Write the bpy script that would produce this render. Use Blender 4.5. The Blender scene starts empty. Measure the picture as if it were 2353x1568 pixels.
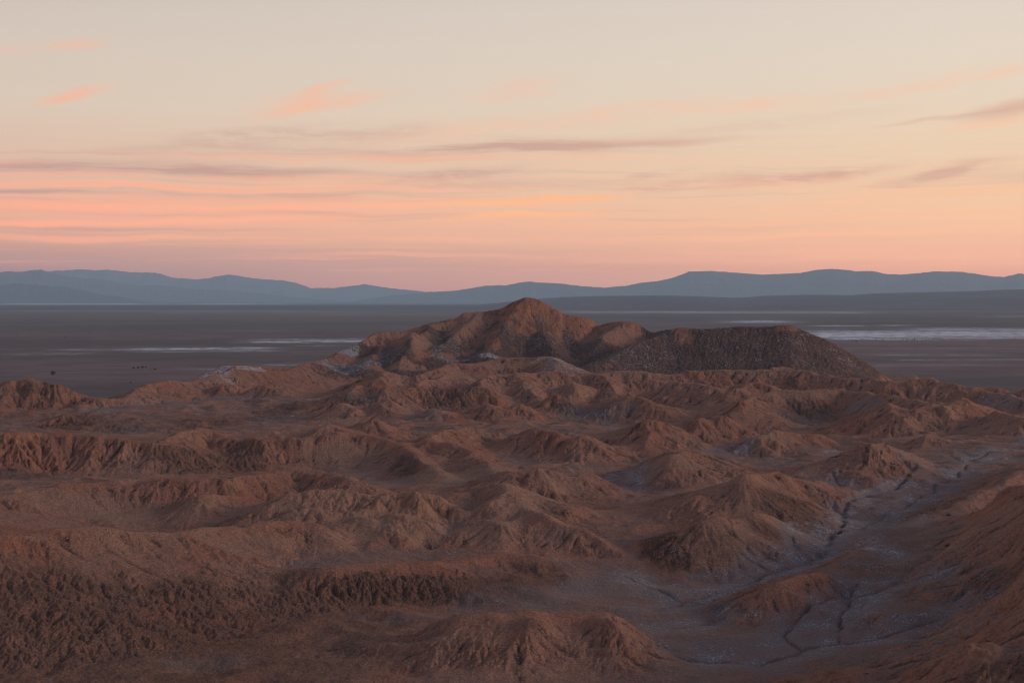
import bpy, math, random
import numpy as np
from mathutils import Vector

# ------------------------------------------------------------------ camera
SC = bpy.context.scene
R = math.radians
CAM_H = 150.0
PX_W, PX_H = 2352.0, 1568.0            # survey sheet the landmarks were read on
FOC = PX_W * 50.0 / 36.0
HORIZON = 688.0
PITCH = math.atan((PX_H / 2 - HORIZON) / FOC)

cam_data = bpy.data.cameras.new("camera")
cam_data.lens = 50.0
cam_data.sensor_width = 36.0
cam_data.clip_start = 1.0
cam_data.clip_end = 400000.0
cam = bpy.data.objects.new("camera", cam_data)
SC.collection.objects.link(cam)
cam.location = (0, 0, CAM_H)
cam.rotation_euler = (math.pi / 2 - PITCH, 0, 0)
SC.camera = cam

SC.view_settings.view_transform = 'Standard'
SC.view_settings.look = 'None'
SC.view_settings.exposure = 0.0
SC.view_settings.gamma = 1.0
SC.view_settings.use_curve_mapping = False
SC.cycles.max_bounces = 4
SC.cycles.diffuse_bounces = 2
SC.cycles.volume_bounces = 0
SC.cycles.use_denoising = True
SC.cycles.filter_width = 1.1

# ------------------------------------------------------------------ node helper
class NT:
    def __init__(self, tree):
        self.t = tree
        self.n = tree.nodes
        self.l = tree.links

    def _in(self, sock, v):
        if isinstance(v, bpy.types.NodeSocket):
            self.l.new(v, sock)
        elif v is not None:
            sock.default_value = v

    def math(self, op, a, b=None, c=None, clamp=False):
        n = self.n.new('ShaderNodeMath')
        n.operation = op
        n.use_clamp = clamp
        self._in(n.inputs[0], a)
        self._in(n.inputs[1], b)
        self._in(n.inputs[2], c)
        return n.outputs[0]

    def ramp(self, v, a, b, lo=0.0, hi=1.0, smooth=True):
        n = self.n.new('ShaderNodeMapRange')
        n.interpolation_type = 'SMOOTHSTEP' if smooth else 'LINEAR'
        self._in(n.inputs['Value'], v)
        n.inputs['From Min'].default_value = a
        n.inputs['From Max'].default_value = b
        n.inputs['To Min'].default_value = lo
        n.inputs['To Max'].default_value = hi
        return n.outputs[0]

    def mix(self, f, a, b, mode='MIX'):
        n = self.n.new('ShaderNodeMix')
        n.data_type = 'RGBA'
        n.blend_type = mode
        n.clamp_factor = True
        ins = [s for s in n.inputs if s.enabled]
        self._in(ins[0], f)
        for s, v in ((ins[1], a), (ins[2], b)):
            if isinstance(v, (tuple, list)):
                v = tuple(v) + (1.0,) * (4 - len(v))
            self._in(s, v)
        return [s for s in n.outputs if s.enabled][0]

    def colramp(self, v, stops):
        n = self.n.new('ShaderNodeValToRGB')
        self._in(n.inputs[0], v)
        el = n.color_ramp.elements
        while len(el) < len(stops):
            el.new(0.5)
        for e, (p, c) in zip(el, stops):
            e.position = p
            e.color = tuple(c) + (1.0,)
        return n.outputs[0]

    def mapping(self, vec, loc=(0, 0, 0), rot=(0, 0, 0), scale=(1, 1, 1), kind='POINT'):
        n = self.n.new('ShaderNodeMapping')
        n.vector_type = kind
        self._in(n.inputs['Vector'], vec)
        n.inputs['Location'].default_value = loc
        n.inputs['Rotation'].default_value = rot
        n.inputs['Scale'].default_value = scale
        return n.outputs[0]

    def noise(self, vec, scale, detail=4.0, rough=0.55, dist=0.0, dim='3D'):
        n = self.n.new('ShaderNodeTexNoise')
        n.noise_dimensions = dim
        self._in(n.inputs['Vector'], vec)
        n.inputs['Scale'].default_value = scale
        n.inputs['Detail'].default_value = detail
        n.inputs['Roughness'].default_value = rough
        n.inputs['Distortion'].default_value = dist
        return n.outputs['Fac']

    def attr(self, name):
        n = self.n.new('ShaderNodeAttribute')
        n.attribute_name = name
        return n.outputs['Fac']


def lin(r, g, b):
    f = lambda c: ((c / 255 + 0.055) / 1.055) ** 2.4 if c > 10 else c / 255 / 12.92
    return (f(r), f(g), f(b))


# ------------------------------------------------------------------ world: dusk sky with streaked cloud
world = bpy.data.worlds.new("World")
SC.world = world
world.use_nodes = True
wt = NT(world.node_tree)
wt.n.clear()
out = wt.n.new('ShaderNodeOutputWorld')
bg = wt.n.new('ShaderNodeBackground')
bg.inputs['Strength'].default_value = 1.0
wt.l.new(bg.outputs[0], out.inputs['Surface'])
SUN_EL, SUN_AZ = 14.0, 100.0            # glow of the sun that has set, to the right

tc = wt.n.new('ShaderNodeTexCoord')
sep = wt.n.new('ShaderNodeSeparateXYZ')
wt.l.new(tc.outputs['Generated'], sep.inputs[0])
DX, DY, DZ = sep.outputs
az = wt.math('MULTIPLY', wt.math('ARCTAN2', DX, DY), 57.29578)     # degrees, + to the right
el = wt.math('MULTIPLY', wt.math('ARCSINE', DZ), 57.29578)

sky_tex = wt.n.new('ShaderNodeTexSky')
sky_tex.sky_type = 'NISHITA'
sky_tex.sun_disc = False
sky_tex.sun_elevation = R(1.0)
sky_tex.sun_rotation = R(SUN_AZ)
sky_tex.altitude = 2400
sky_tex.air_density = 1.0
sky_tex.dust_density = 1.0
sky_tex.ozone_density = 1.5
nish = wt.mix(1.0, sky_tex.outputs[0], (0.19, 0.275, 0.465), 'MULTIPLY')

# clear sky colour against elevation, one scale at the left of the view, one at the right
def ev(y):                               # survey row -> elevation (deg)
    return math.degrees(math.atan((HORIZON - y) / FOC))
def elpos(y):
    return min(1.0, max(0.0, (ev(y) + 2.0) / 22.0))
elfac = wt.math('DIVIDE', wt.math('ADD', el, 2.0), 22.0, clamp=True)
left = wt.colramp(elfac, [
    (elpos(700), lin(140, 121, 128)), (elpos(610), lin(155, 130, 128)), (elpos(560), lin(206, 158, 140)),
    (elpos(500), lin(226, 170, 148)), (elpos(430), lin(222, 180, 158)), (elpos(350), lin(217, 188, 168)),
    (elpos(260), lin(215, 197, 180)), (elpos(120), lin(209, 196, 183)), (elpos(0), lin(202, 190, 180)),
    (0.98, lin(196, 190, 184))])
right = wt.colramp(elfac, [
    (elpos(700), lin(214, 154, 138)), (elpos(620), lin(230, 168, 143)), (elpos(560), lin(239, 184, 152)),
    (elpos(500), lin(241, 194, 158)), (elpos(430), lin(235, 200, 168)), (elpos(330), lin(232, 206, 178)),
    (elpos(220), lin(227, 210, 190)), (elpos(120), lin(224, 211, 195)), (elpos(0), lin(220, 208, 197)),
    (0.98, lin(205, 204, 204))])
side = wt.ramp(az, -24.0, 17.0, smooth=False)
clear = wt.mix(side, left, right)

# sky coordinates in survey units (so that streaks can be laid where they stand)
su = wt.math('MULTIPLY', az, FOC / 57.29578)
sv = wt.math('MULTIPLY', el, FOC / 57.29578)
cxyz = wt.n.new('ShaderNodeCombineXYZ')
wt.l.new(su, cxyz.inputs[0])
wt.l.new(sv, cxyz.inputs[1])
SKY = cxyz.outputs[0]

def vadd(nt, a, b):
    n = nt.n.new('ShaderNodeVectorMath')
    n.operation = 'ADD'
    nt._in(n.inputs[0], a)
    nt._in(n.inputs[1], b)
    return n.outputs[0]

# gentle warp of the sky coordinates
wn = wt.n.new('ShaderNodeTexNoise')
wt.l.new(wt.mapping(SKY, scale=(0.0035, 0.012, 1)), wn.inputs['Vector'])
wn.inputs['Scale'].default_value = 1.0
wn.inputs['Detail'].default_value = 5.0
wsub = wt.n.new('ShaderNodeVectorMath')
wsub.operation = 'SUBTRACT'
wt.l.new(wn.outputs['Color'], wsub.inputs[0])
wsub.inputs[1].default_value = (0.5, 0.5, 0.5)
wmul = wt.n.new('ShaderNodeVectorMath')
wmul.operation = 'MULTIPLY'
wt.l.new(wsub.outputs[0], wmul.inputs[0])
wmul.inputs[1].default_value = (170, 34, 0)
SKYW = vadd(wt, SKY, wmul.outputs[0])

fib_flat = wt.ramp(wt.noise(wt.mapping(SKYW, scale=(0.0030, 0.050, 1)), 1.0, 7.0, 0.66), 0.30, 0.62)
fib_tilt = wt.ramp(wt.noise(wt.mapping(SKYW, rot=(0, 0, R(-14)), scale=(0.0110, 0.062, 1)), 1.0, 7.0, 0.66), 0.30, 0.60)

def to_sky(px, py):
    a = math.atan((px - PX_W / 2) / FOC)
    return a * FOC, (HORIZON - py)

def streak(px, py, hw, hh, tilt=0.0, amt=1.0, fib=None, soft=0.0):
    u, v = to_sky(px, py)
    t = R(tilt)
    m = wt.mapping(SKYW, loc=(u, v, 0), rot=(0, 0, t), scale=(hw, hh, 1), kind='TEXTURE')
    ln = wt.n.new('ShaderNodeVectorMath')
    ln.operation = 'LENGTH'
    wt.l.new(m, ln.inputs[0])
    g = wt.ramp(ln.outputs['Value'], 1.0, soft, 0.0, amt)
    if fib is not None:
        g = wt.math('MULTIPLY', g, fib)
    return g

def total(lst):
    a = lst[0]
    for b in lst[1:]:
        a = wt.math('ADD', a, b)
    return wt.math('MINIMUM', a, 1.0)

F, T = fib_flat, fib_tilt
mauve = total([
    streak(1150, 345, 620, 34, 1.5, 0.85, F), streak(1250, 341, 440, 21, 2, 0.55), streak(500, 360, 520, 26, 2, 0.5, F), streak(1540, 332, 280, 11, 2, 0.5),
    streak(380, 400, 640, 26, 0, 0.95, F), streak(560, 398, 460, 18, 0, 0.55), streak(1020, 408, 340, 30, 4, 0.6, T), streak(110, 398, 280, 18, 0, 0.55),
    streak(720, 454, 680, 16, 0, 0.9, F), streak(40, 455, 280, 7, 0, 0.9), streak(760, 492, 460, 8, -1, 0.8), streak(300, 496, 500, 8, 0, 0.4, F), streak(250, 533, 500, 9, 0, 0.5),
    streak(1600, 420, 280, 22, 6, 0.6, T), streak(1850, 412, 280, 26, 6, 0.95, T), streak(2180, 410, 220, 28, 8, 0.9, T), streak(2130, 418, 200, 17, 7, 0.6), streak(1830, 414, 200, 16, 4, 0.45), streak(1000, 402, 260, 14, 3, 0.3),
    streak(2330, 278, 160, 26, 8, 0.85), streak(2160, 295, 180, 8, 6, 0.45), streak(560, 325, 380, 34, 6, 0.5, T),
    streak(860, 312, 240, 30, 5, 0.45, T), streak(300, 600, 1000, 46, 0, 0.5), streak(1000, 640, 800, 50, 0, 0.35),
    streak(2352, 425, 260, 24, 0, 0.4), streak(1180, 424, 360, 16, 0, 0.6, F), streak(1500, 405, 150, 16, 10, 0.5, T), streak(1700, 300, 500, 26, 5, 0.25, T), streak(1650, 640, 500, 18, 0, 0.25)])
pink = total([
    streak(175, 142, 95, 22, 7, 0.40), streak(180, 246, 115, 28, 16, 0.55), streak(170, 256, 80, 16, 14, 0.2), streak(700, 236, 200, 34, 12, 0.45, T),
    streak(800, 240, 180, 18, 9, 0.45), streak(660, 262, 110, 22, 16, 0.35), streak(740, 214, 110, 14, 14, 0.35), streak(1180, 212, 200, 40, 6, 0.35, T), streak(40, 157, 90, 20, 0, 0.2),
    streak(1500, 262, 400, 30, 5, 0.32, T), streak(1750, 250, 240, 22, 6, 0.32, T), streak(2110, 222, 380, 28, 9, 0.36, T), streak(2320, 200, 180, 20, 4, 0.3, T),
    streak(900, 366, 900, 16, 0, 0.6, F), streak(1100, 300, 480, 34, 6, 0.3, T), streak(500, 420, 900, 16, 0, 0.5, F),
    streak(350, 439, 780, 10, 0, 0.9), streak(900, 431, 560, 8, 0, 0.55), streak(300, 478, 720, 24, 0, 0.8, F),
    streak(60, 482, 300, 16, 0, 0.5), streak(900, 471, 620, 9, 1, 0.8), streak(380, 512, 700, 12, 2, 0.8),
    streak(60, 522, 220, 9, 4, 0.6), streak(150, 553, 560, 12, 0, 0.7), streak(1000, 548, 560, 14, 0, 0.5, F), streak(500, 500, 1100, 70, 0, 0.28),
    streak(1850, 430, 700, 26, 0, 0.4, F), streak(2000, 470, 560, 16, 3, 0.45, F), streak(1980, 508, 680, 9, 1.5, 0.6), streak(1850, 545, 680, 12, 1, 0.65),
    streak(1400, 520, 560, 16, 0, 0.35, F), streak(1900, 590, 760, 30, 0, 0.45, F), streak(1300, 600, 500, 18, 0, 0.3, F),
    streak(2290, 305, 130, 18, 8, 0.45)])
gold = total([
    streak(1200, 462, 300, 22, 3, 0.8, F), streak(1250, 458, 240, 12, 3, 0.4), streak(1340, 452, 170, 10, 2, 0.5), streak(1130, 500, 200, 12, 4, 0.85),
    streak(1270, 490, 190, 7, 2, 0.95), streak(1060, 470, 340, 12, 0, 0.4), streak(1000, 452, 340, 9, 1, 0.3), streak(2200, 452, 420, 16, 0, 0.3)])
lay_n = wt.noise(wt.mapping(SKYW, scale=(0.0012, 0.085, 1)), 1.0, 5.0, 0.6)
lay_w = wt.math('MULTIPLY', wt.ramp(sv, 40.0, 110.0), wt.ramp(sv, 420.0, 240.0))
mauve = wt.math('MINIMUM', 1.0, wt.math('ADD', mauve, wt.math('MULTIPLY', lay_w, wt.ramp(lay_n, 0.52, 0.70, 0.0, 0.38))))
pink = wt.math('MINIMUM', 1.0, wt.math('ADD', pink, wt.math('MULTIPLY', lay_w, wt.ramp(lay_n, 0.48, 0.32, 0.0, 0.42))))
c1_ = wt.mix(wt.math('MULTIPLY', mauve, 0.90), clear, wt.mix(side, lin(186, 148, 142), lin(212, 172, 152)))
c2_ = wt.mix(wt.math('MULTIPLY', pink, 0.85), c1_, wt.mix(side, lin(255, 172, 140), lin(253, 188, 150)))
c3_ = wt.mix(wt.math('MULTIPLY', gold, 0.95), c2_, lin(255, 186, 138))
# away from the view: Nishita dusk sky overhead and all round
high = wt.ramp(el, 22.0, 65.0)
full = wt.mix(high, c3_, nish)
away = wt.math('ABSOLUTE', az)
back = wt.ramp(away, 60.0, 150.0, 0.0, 0.6)
full = wt.mix(back, full, nish)
# the glow behind the desert haze is stronger than what reaches the eye through it
HAZE_D, HAZE_TOP, HAZE_FAR = 1.8e-5, 2050.0, 93000.0
path = wt.math('MINIMUM', HAZE_FAR, wt.math('DIVIDE', HAZE_TOP - CAM_H, wt.math('MAXIMUM', DZ, 0.002)))
through = wt.math('EXPONENT', wt.math('MULTIPLY', path, -HAZE_D))
AIR = (0.185, 0.205, 0.225)
airmul = wt.n.new('ShaderNodeVectorMath')
airmul.operation = 'SCALE'
airmul.inputs[0].default_value = AIR
wt.l.new(wt.math('SUBTRACT', 1.0, through), airmul.inputs['Scale'])
less = wt.n.new('ShaderNodeVectorMath')
less.operation = 'SUBTRACT'
wt.l.new(full, less.inputs[0])
wt.l.new(airmul.outputs[0], less.inputs[1])
glow = wt.n.new('ShaderNodeVectorMath')
glow.operation = 'SCALE'
wt.l.new(less.outputs[0], glow.inputs[0])
wt.l.new(wt.math('DIVIDE', 1.0, through), glow.inputs['Scale'])
wt.l.new(glow.outputs[0], bg.inputs['Color'])

# ------------------------------------------------------------------ the low after-glow as one soft sun
sd = bpy.data.lights.new("sun", 'SUN')
sd.energy = 1.9
sd.angle = R(12)
sd.color = (1.0, 0.82, 0.71)
sun = bpy.data.objects.new("sun", sd)
SC.collection.objects.link(sun)
sv_ = Vector((math.sin(R(SUN_AZ)) * math.cos(R(SUN_EL)), math.cos(R(SUN_AZ)) * math.cos(R(SUN_EL)), math.sin(R(SUN_EL))))
sun.rotation_euler = sv_.to_track_quat('Z', 'Y').to_euler()

# ------------------------------------------------------------------ numpy noise
f32 = np.float32
def _hash(ix, iy, seed):
    h = (ix.astype(np.int64) * 374761393 + iy.astype(np.int64) * 668265263 + seed * 982451653) & 0xFFFFFFFF
    h = ((h ^ (h >> 13)) * 1274126177) & 0xFFFFFFFF
    return (h ^ (h >> 16)) & 0xFFFF
GT = np.stack([np.cos(np.arange(256) * 2 * np.pi / 256), np.sin(np.arange(256) * 2 * np.pi / 256)], 1).astype(f32)

def perlin(x, y, seed=0):
    fx, fy = np.floor(x), np.floor(y)
    ix, iy = fx.astype(np.int64), fy.astype(np.int64)
    dx, dy = (x - fx).astype(f32), (y - fy).astype(f32)
    u = dx * dx * dx * (dx * (dx * 6 - 15) + 10)
    v = dy * dy * dy * (dy * (dy * 6 - 15) + 10)
    def g(a, b):
        k = _hash(ix + a, iy + b, seed) & 255
        return GT[k, 0] * (dx - a) + GT[k, 1] * (dy - b)
    n00, n10, n01, n11 = g(0, 0), g(1, 0), g(0, 1), g(1, 1)
    a = n00 + u * (n10 - n00)
    b = n01 + u * (n11 - n01)
    return (a + v * (b - a)) * 1.5

def fbm(x, y, octs=4, seed=0, gain=0.5, ridged=False):
    s = np.zeros(x.shape, f32)
    a, f, t = 1.0, 1.0, 0.0
    for o in range(octs):
        n = perlin(x * f + 17.3 * o, y * f - 9.1 * o, seed + o * 7)
        if ridged:
            n = 1.0 - 2.0 * np.abs(n)
        s += a * n
        t += a
        a *= gain
        f *= 2.03
    return s / t

def sstep(x, a, b):
    t = np.clip((x - a) / (b - a), 0, 1)
    return t * t * (3 - 2 * t)

def gullies(x, y, gx, gy, cell, seed):
    """stripes that run down the slope (gx,gy); returns height and its derivative"""
    px, py = x / cell, y / cell
    fx, fy = np.floor(px), np.floor(py)
    ix, iy = fx.astype(np.int64), fy.astype(np.int64)
    dx, dy = (px - fx).astype(f32), (py - fy).astype(f32)
    sx, sy = -gy, gx                                   # across the slope
    h = np.zeros(x.shape, f32)
    d = np.zeros(x.shape, f32)
    w = np.zeros(x.shape, f32)
    tau = f32(2 * np.pi)
    for a in (-1, 0, 1, 2):
        for b in (-1, 0, 1, 2):
            k = _hash(ix + a, iy + b, seed)
            ox = (k & 255).astype(f32) / 255 - 0.5
            oy = (k >> 8).astype(f32) / 255 - 0.5
            qx = dx - a - ox * 0.9
            qy = dy - b - oy * 0.9
            ww = np.exp(-(qx * qx + qy * qy) * 1.9)
            ph = (qx * sx + qy * sy) * tau
            h += np.cos(ph) * ww
            d -= np.sin(ph) * ww
            w += ww
    return h / w, d / w * sx, d / w * sy

# ------------------------------------------------------------------ survey: reading landmarks into the world
CP, SP = math.cos(PITCH), math.sin(PITCH)
def ray(px, py):
    cx, cy = (px - PX_W / 2) / FOC, (PX_H / 2 - py) / FOC
    v = (cx, CP + cy * SP, -SP + cy * CP)
    h = math.hypot(v[0], v[1])
    return v[0] / h, v[1] / h, v[2] / h                # per metre of horizontal distance
def sheet(c, cx, cy):                                  # close-up sheets 1..6 -> full survey sheet
    s = 1100 * 0.735 / 2353
    x0 = (0, 735, 1543.5)[(c - 1) % 3]
    y0 = 588 if c <= 3 else 1029
    return x0 + cx * s, y0 + cy * s
def at_z(c, cx, cy, z):
    px, py = sheet(c, cx, cy) if c else (cx, cy)
    a, b, t = ray(px, py)
    d = (z - CAM_H) / t
    return (a * d, b * d, z)
def at_d(c, cx, cy, d):
    px, py = sheet(c, cx, cy) if c else (cx, cy)
    a, b, t = ray(px, py)
    return (a * d, b * d, CAM_H + t * d)

LINES = []                                             # (points, weight, softness)
def rz(c, pts, w=1.0, soft=1.5, s=0.5, back=1.0):
    LINES.append(([at_z(c, *p) for p in pts], w, soft, s, back))
def rd(c, pts, w=1.0, soft=1.5, s=0.5, back=1.0):
    LINES.append(([at_d(c, *p) for p in pts], w, soft, s, back))
def world_line(pts, w=1.0, soft=4.0, s=0.5):
    LINES.append((pts, w, soft, s, 1.0))

# --- the big salt hill: crest, its dark shoulder, spurs and foot
rd(0, [(650, 858, 2050), (700, 836, 2080), (735, 825, 2120), (769, 813, 2140), (828, 782, 2180), (859, 765, 2220), (886, 760, 2240), (927, 760, 2250),
       (975, 744, 2260), (1027, 734, 2280), (1051, 727, 2290), (1058, 717, 2290), (1113, 715, 2300), (1147, 708, 2300), (1175, 694, 2300),
       (1206, 681.5, 2300), (1230, 684, 2300), (1257, 698, 2290), (1285, 712, 2280), (1292, 720, 2280), (1336, 725, 2280), (1360, 734, 2280),
       (1376, 748, 2280), (1405, 739, 2260), (1439, 736, 2250), (1463, 739, 2250), (1491, 758, 2240), (1505, 763, 2230), (1543, 755, 2200),
       (1561, 751, 2190), (1605, 755, 2180), (1647, 753, 2180), (1698, 748, 2180), (1750, 749, 2180), (1812, 745, 2180), (1836, 753, 2180),
       (1904, 780, 2180), (1939, 798, 2180), (1990, 830, 2180), (2025, 856, 2180), (2059, 878, 2180)], 2.2, 1.0)
rd(2, [(1370, 275, 2295), (1250, 420, 2230), (1180, 540, 2170), (1120, 620, 2130)], 0.9)           # spur under the peak, left
rd(2, [(1060, 380, 2290), (960, 470, 2230), (870, 560, 2180), (700, 640, 2120), (640, 740, 2080)], 0.9)
rd(2, [(720, 455, 2255), (690, 560, 2180), (560, 690, 2110)], 0.8)
rd(2, [(430, 505, 2235), (380, 640, 2140), (300, 720, 2080)], 0.7)
rd(2, [(2040, 440, 2245), (1900, 520, 2190), (1830, 600, 2150)], 0.9)                              # bright shoulder
rd(2, [(2353, 500, 2195), (2100, 580, 2120), (1900, 680, 2060), (1750, 740, 2030)], 0.9)           # crest of the dark hill's near spur
rd(2, [(620, 500, 2200), (600, 600, 2120), (500, 760, 2060)], 0.4)
rz(2, [(0, 800, 26), (230, 840, 24), (400, 790, 26), (760, 750, 30), (900, 710, 33), (1250, 680, 34), (1560, 700, 34), (1640, 745, 32)], 1.6, 4)  # foot
rz(2, [(1640, 745, 32), (1800, 770, 30), (2353, 790, 30)], 1.2, 4)
rz(3, [(0, 790, 30), (600, 790, 29), (1000, 830, 24), (1500, 860, 20)], 1.3, 4)
rd(2, [(1500, 500, 2210), (1560, 640, 2120)], 0.25)
# behind the hill: down to the plain
world_line([(-700, 2350, 8), (-350, 2500, 4), (0, 2560, 2), (300, 2520, 2), (600, 2450, 2), (900, 2300, 2)], 2.0)
world_line([(-1500, 2250, -2), (-900, 2250, -3), (-500, 2600, -4), (0, 2750, -5), (700, 2700, -5), (1500, 2550, -5)], 3.0)

# --- far badlands, left
rd(1, [(-600, 840, 1800), (-250, 835, 1780), (0, 840, 1760), (40, 840, 1755), (60, 822, 1750), (110, 850, 1750), (200, 808, 1750), (290, 850, 1750), (380, 865, 1740),
       (480, 905, 1740), (560, 950, 1730), (700, 968, 1720), (850, 948, 1740), (920, 895, 1780), (1050, 850, 1820), (1280, 828, 1880),
       (1450, 790, 1930), (1600, 752, 1960), (1750, 770, 1970), (1900, 768, 2000), (2080, 700, 2060)], 1.8, 1.0)
rd(1, [(1240, 840, 1935), (1380, 772, 1990), (1480, 730, 2000), (1560, 728, 2000), (1900, 738, 2030)], 1.0)   # white cap behind
rz(1, [(0, 1000, 26), (350, 1060, 22), (560, 1065, 22), (800, 1030, 23), (1300, 985, 25), (1780, 942, 28), (1900, 960, 28)], 1.3, 6)   # pale ledge
rz(1, [(560, 1030, 27), (500, 920, 33)], 0.4)
rz(1, [(1500, 850, 44), (1470, 920, 33)], 0.4)
rz(1, [(1800, 850, 46), (1600, 930, 32)], 0.5)
rz(1, [(340, 1090, 24), (430, 1062, 27), (500, 1120, 19)], 0.5)
rz(1, [(520, 1100, 22), (590, 1085, 24), (660, 1150, 17)], 0.5)
rz(1, [(700, 1090, 22), (900, 1025, 27), (1040, 1040, 25), (1100, 1110, 19)], 0.6)
rz(1, [(1180, 1060, 22), (1240, 1000, 27), (1290, 1010, 26), (1320, 1090, 18)], 0.6)
rz(1, [(1400, 1040, 22), (1440, 1000, 27), (1460, 1130, 17)], 0.5)
rz(1, [(1740, 1020, 24), (1800, 960, 30), (1960, 950, 30), (2050, 1010, 26)], 0.6)
rz(1, [(0, 1150, 15), (330, 1180, 12), (700, 1200, 12), (820, 1210, 12), (1150, 1190, 13), (1500, 1160, 14), (1850, 1130, 15), (2000, 1100, 16), (2150, 1080, 18)], 1.1, 5)  # gully floor
# --- second big front slope, left  (fluted)
rd(1, [(-500, 1200, 1180), (0, 1195, 1190), (120, 1172, 1195), (200, 1195, 1200), (350, 1185, 1200), (480, 1180, 1200), (620, 1200, 1190), (820, 1225, 1180), (1000, 1262, 1170), (1180, 1240, 1190)], 1.8, 1.0, 0.5, 1.5)
rd(1, [(1060, 1270, 1170), (1180, 1190, 1230), (1330, 1150, 1260), (1450, 1170, 1260), (1560, 1220, 1230), (1640, 1215, 1230), (1720, 1230, 1210), (1850, 1215, 1220), (1950, 1235, 1210), (2100, 1210, 1220), (2353, 1205, 1220)], 1.6, 1.0, 0.45, 1.7)
rd(2, [(0, 1200, 1220), (250, 1190, 1220), (420, 1230, 1210), (540, 1260, 1190), (700, 1370, 1110), (850, 1470, 1040)], 1.2, 1.0)
rd(2, [(540, 1250, 1195), (700, 1230, 1210), (860, 1160, 1260), (980, 1150, 1290), (1150, 1190, 1290)], 0.8)
rd(2, [(700, 1240, 1205), (880, 1265, 1180), (1000, 1300, 1150), (1100, 1390, 1070), (1180, 1450, 1030)], 1.0)
rz(2, [(400, 1430, 12), (440, 1500, 11)], 0.4)
rz(1, [(-500, 1500, 14), (0, 1490, 13), (300, 1490, 12), (600, 1490, 11), (1000, 1480, 10), (1350, 1500, 9), (2000, 1440, 9), (2353, 1500, 9)], 1.4, 6)
rz(2, [(0, 1480, 9), (450, 1500, 9), (900, 1500, 9), (1180, 1470, 10)], 1.2, 6)
# crater-like bowl right of it
rd(2, [(1000, 1330, 1180), (1050, 1370, 1130)], 0.2)
rz(2, [(1150, 1330, 13), (1300, 1380, 11), (1450, 1420, 10)], 0.9, 6)
rd(2, [(1180, 1260, 1270), (1400, 1240, 1290), (1560, 1230, 1300)], 0.6)
# --- middle distance centre: rows of cones and cross ridges
rd(2, [(380, 830, 1760), (410, 782, 1800), (500, 790, 1810), (640, 810, 1800), (760, 770, 1840), (870, 720, 1900), (1050, 712, 1910), (1200, 680, 1930), (1400, 678, 1930), (1540, 670, 1920), (1600, 700, 1890)], 1.6, 1.0)
rd(2, [(640, 860, 1700), (700, 840, 1750), (860, 800, 1800)], 0.5)
rd(2, [(1060, 860, 1700), (1160, 800, 1760), (1300, 790, 1780), (1500, 775, 1800), (1640, 785, 1800), (1800, 780, 1810), (1900, 785, 1810), (2120, 775, 1820), (2353, 790, 1820)], 1.5, 1.0)
rd(3, [(0, 790, 1820), (150, 765, 1840), (300, 768, 1840), (550, 770, 1840), (650, 755, 1850), (740, 738, 1860), (860, 765, 1840), (1050, 805, 1810), (1150, 825, 1790), (1310, 818, 1790),
       (1480, 852, 1760), (1620, 828, 1770), (1720, 818, 1770), (1780, 845, 1760), (1880, 855, 1750), (1950, 880, 1740), (2000, 870, 1740), (2080, 880, 1740), (2150, 868, 1740),
       (2210, 895, 1730), (2280, 905, 1730), (2353, 880, 1730), (2600, 870, 1730), (3000, 860, 1740)], 1.6, 1.0)
rz(2, [(1300, 790, 57), (1450, 930, 38), (1500, 1000, 24)], 0.6)
rz(2, [(1000, 880, 46), (1100, 880, 46), (1180, 960, 34), (1250, 1050, 20)], 0.6)
rz(2, [(1880, 790, 56), (1960, 850, 47), (2050, 910, 36)], 0.7)
rz(2, [(1700, 840, 50), (1720, 900, 40), (1760, 980, 26)], 0.5)
rd(2, [(430, 880, 1660), (260, 870, 1690), (190, 910, 1640)], 0.7)
rd(2, [(430, 880, 1660), (600, 880, 1670), (730, 870, 1680), (900, 890, 1670)], 0.7)
rz(2, [(440, 900, 45), (480, 980, 27)], 0.4)
rz(2, [(1420, 1000, 26), (1580, 915, 45), (1640, 960, 38), (1760, 1010, 30)], 0.9)
rz(2, [(1000, 1060, 20), (1130, 990, 38), (1180, 1040, 26)], 0.7)
rz(2, [(1280, 1060, 20), (1350, 1000, 36), (1420, 1060, 22)], 0.6)
rz(2, [(350, 1000, 28), (450, 960, 40), (540, 1030, 26)], 0.5)
rz(2, [(150, 990, 36), (200, 1040, 24)], 0.3)
rz(2, [(650, 1040, 26), (800, 1025, 34), (950, 1080, 22)], 0.4)
rz(2, [(250, 1130, 28), (380, 1095, 37), (470, 1140, 30), (520, 1180, 22)], 0.7)
rz(2, [(0, 1160, 28), (80, 1130, 35), (250, 1190, 22)], 0.6)
rz(2, [(0, 1060, 18), (150, 1050, 19), (360, 1080, 18), (640, 1060, 19), (760, 1070, 19), (1000, 1110, 17)], 0.8, 6)
rz(2, [(1240, 1090, 16), (1500, 1080, 17), (1700, 1060, 18), (1950, 1090, 17), (2150, 1080, 18)], 0.8, 6)
rz(2, [(1000, 1000, 22), (850, 960, 24), (640, 960, 24), (350, 940, 24)], 0.6, 5)
rz(2, [(1850, 1090, 16), (1950, 1170, 13), (2100, 1150, 14)], 0.8, 6)
rz(2, [(1980, 960, 32), (2080, 920, 46), (2250, 980, 38), (2353, 1010, 32)], 0.7)
rz(2, [(1560, 1190, 33), (1640, 1230, 29), (1750, 1320, 19), (1850, 1400, 11)], 0.9)
rz(2, [(1330, 1240, 21), (1400, 1150, 36), (1500, 1180, 33), (1600, 1210, 31)], 0.8)
rz(2, [(1780, 1200, 33), (1900, 1230, 28), (2000, 1280, 20), (2030, 1310, 14)], 0.9)
rz(2, [(2130, 1130, 30), (2220, 1090, 41), (2300, 1110, 38), (2353, 1130, 33)], 1.0)
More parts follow.
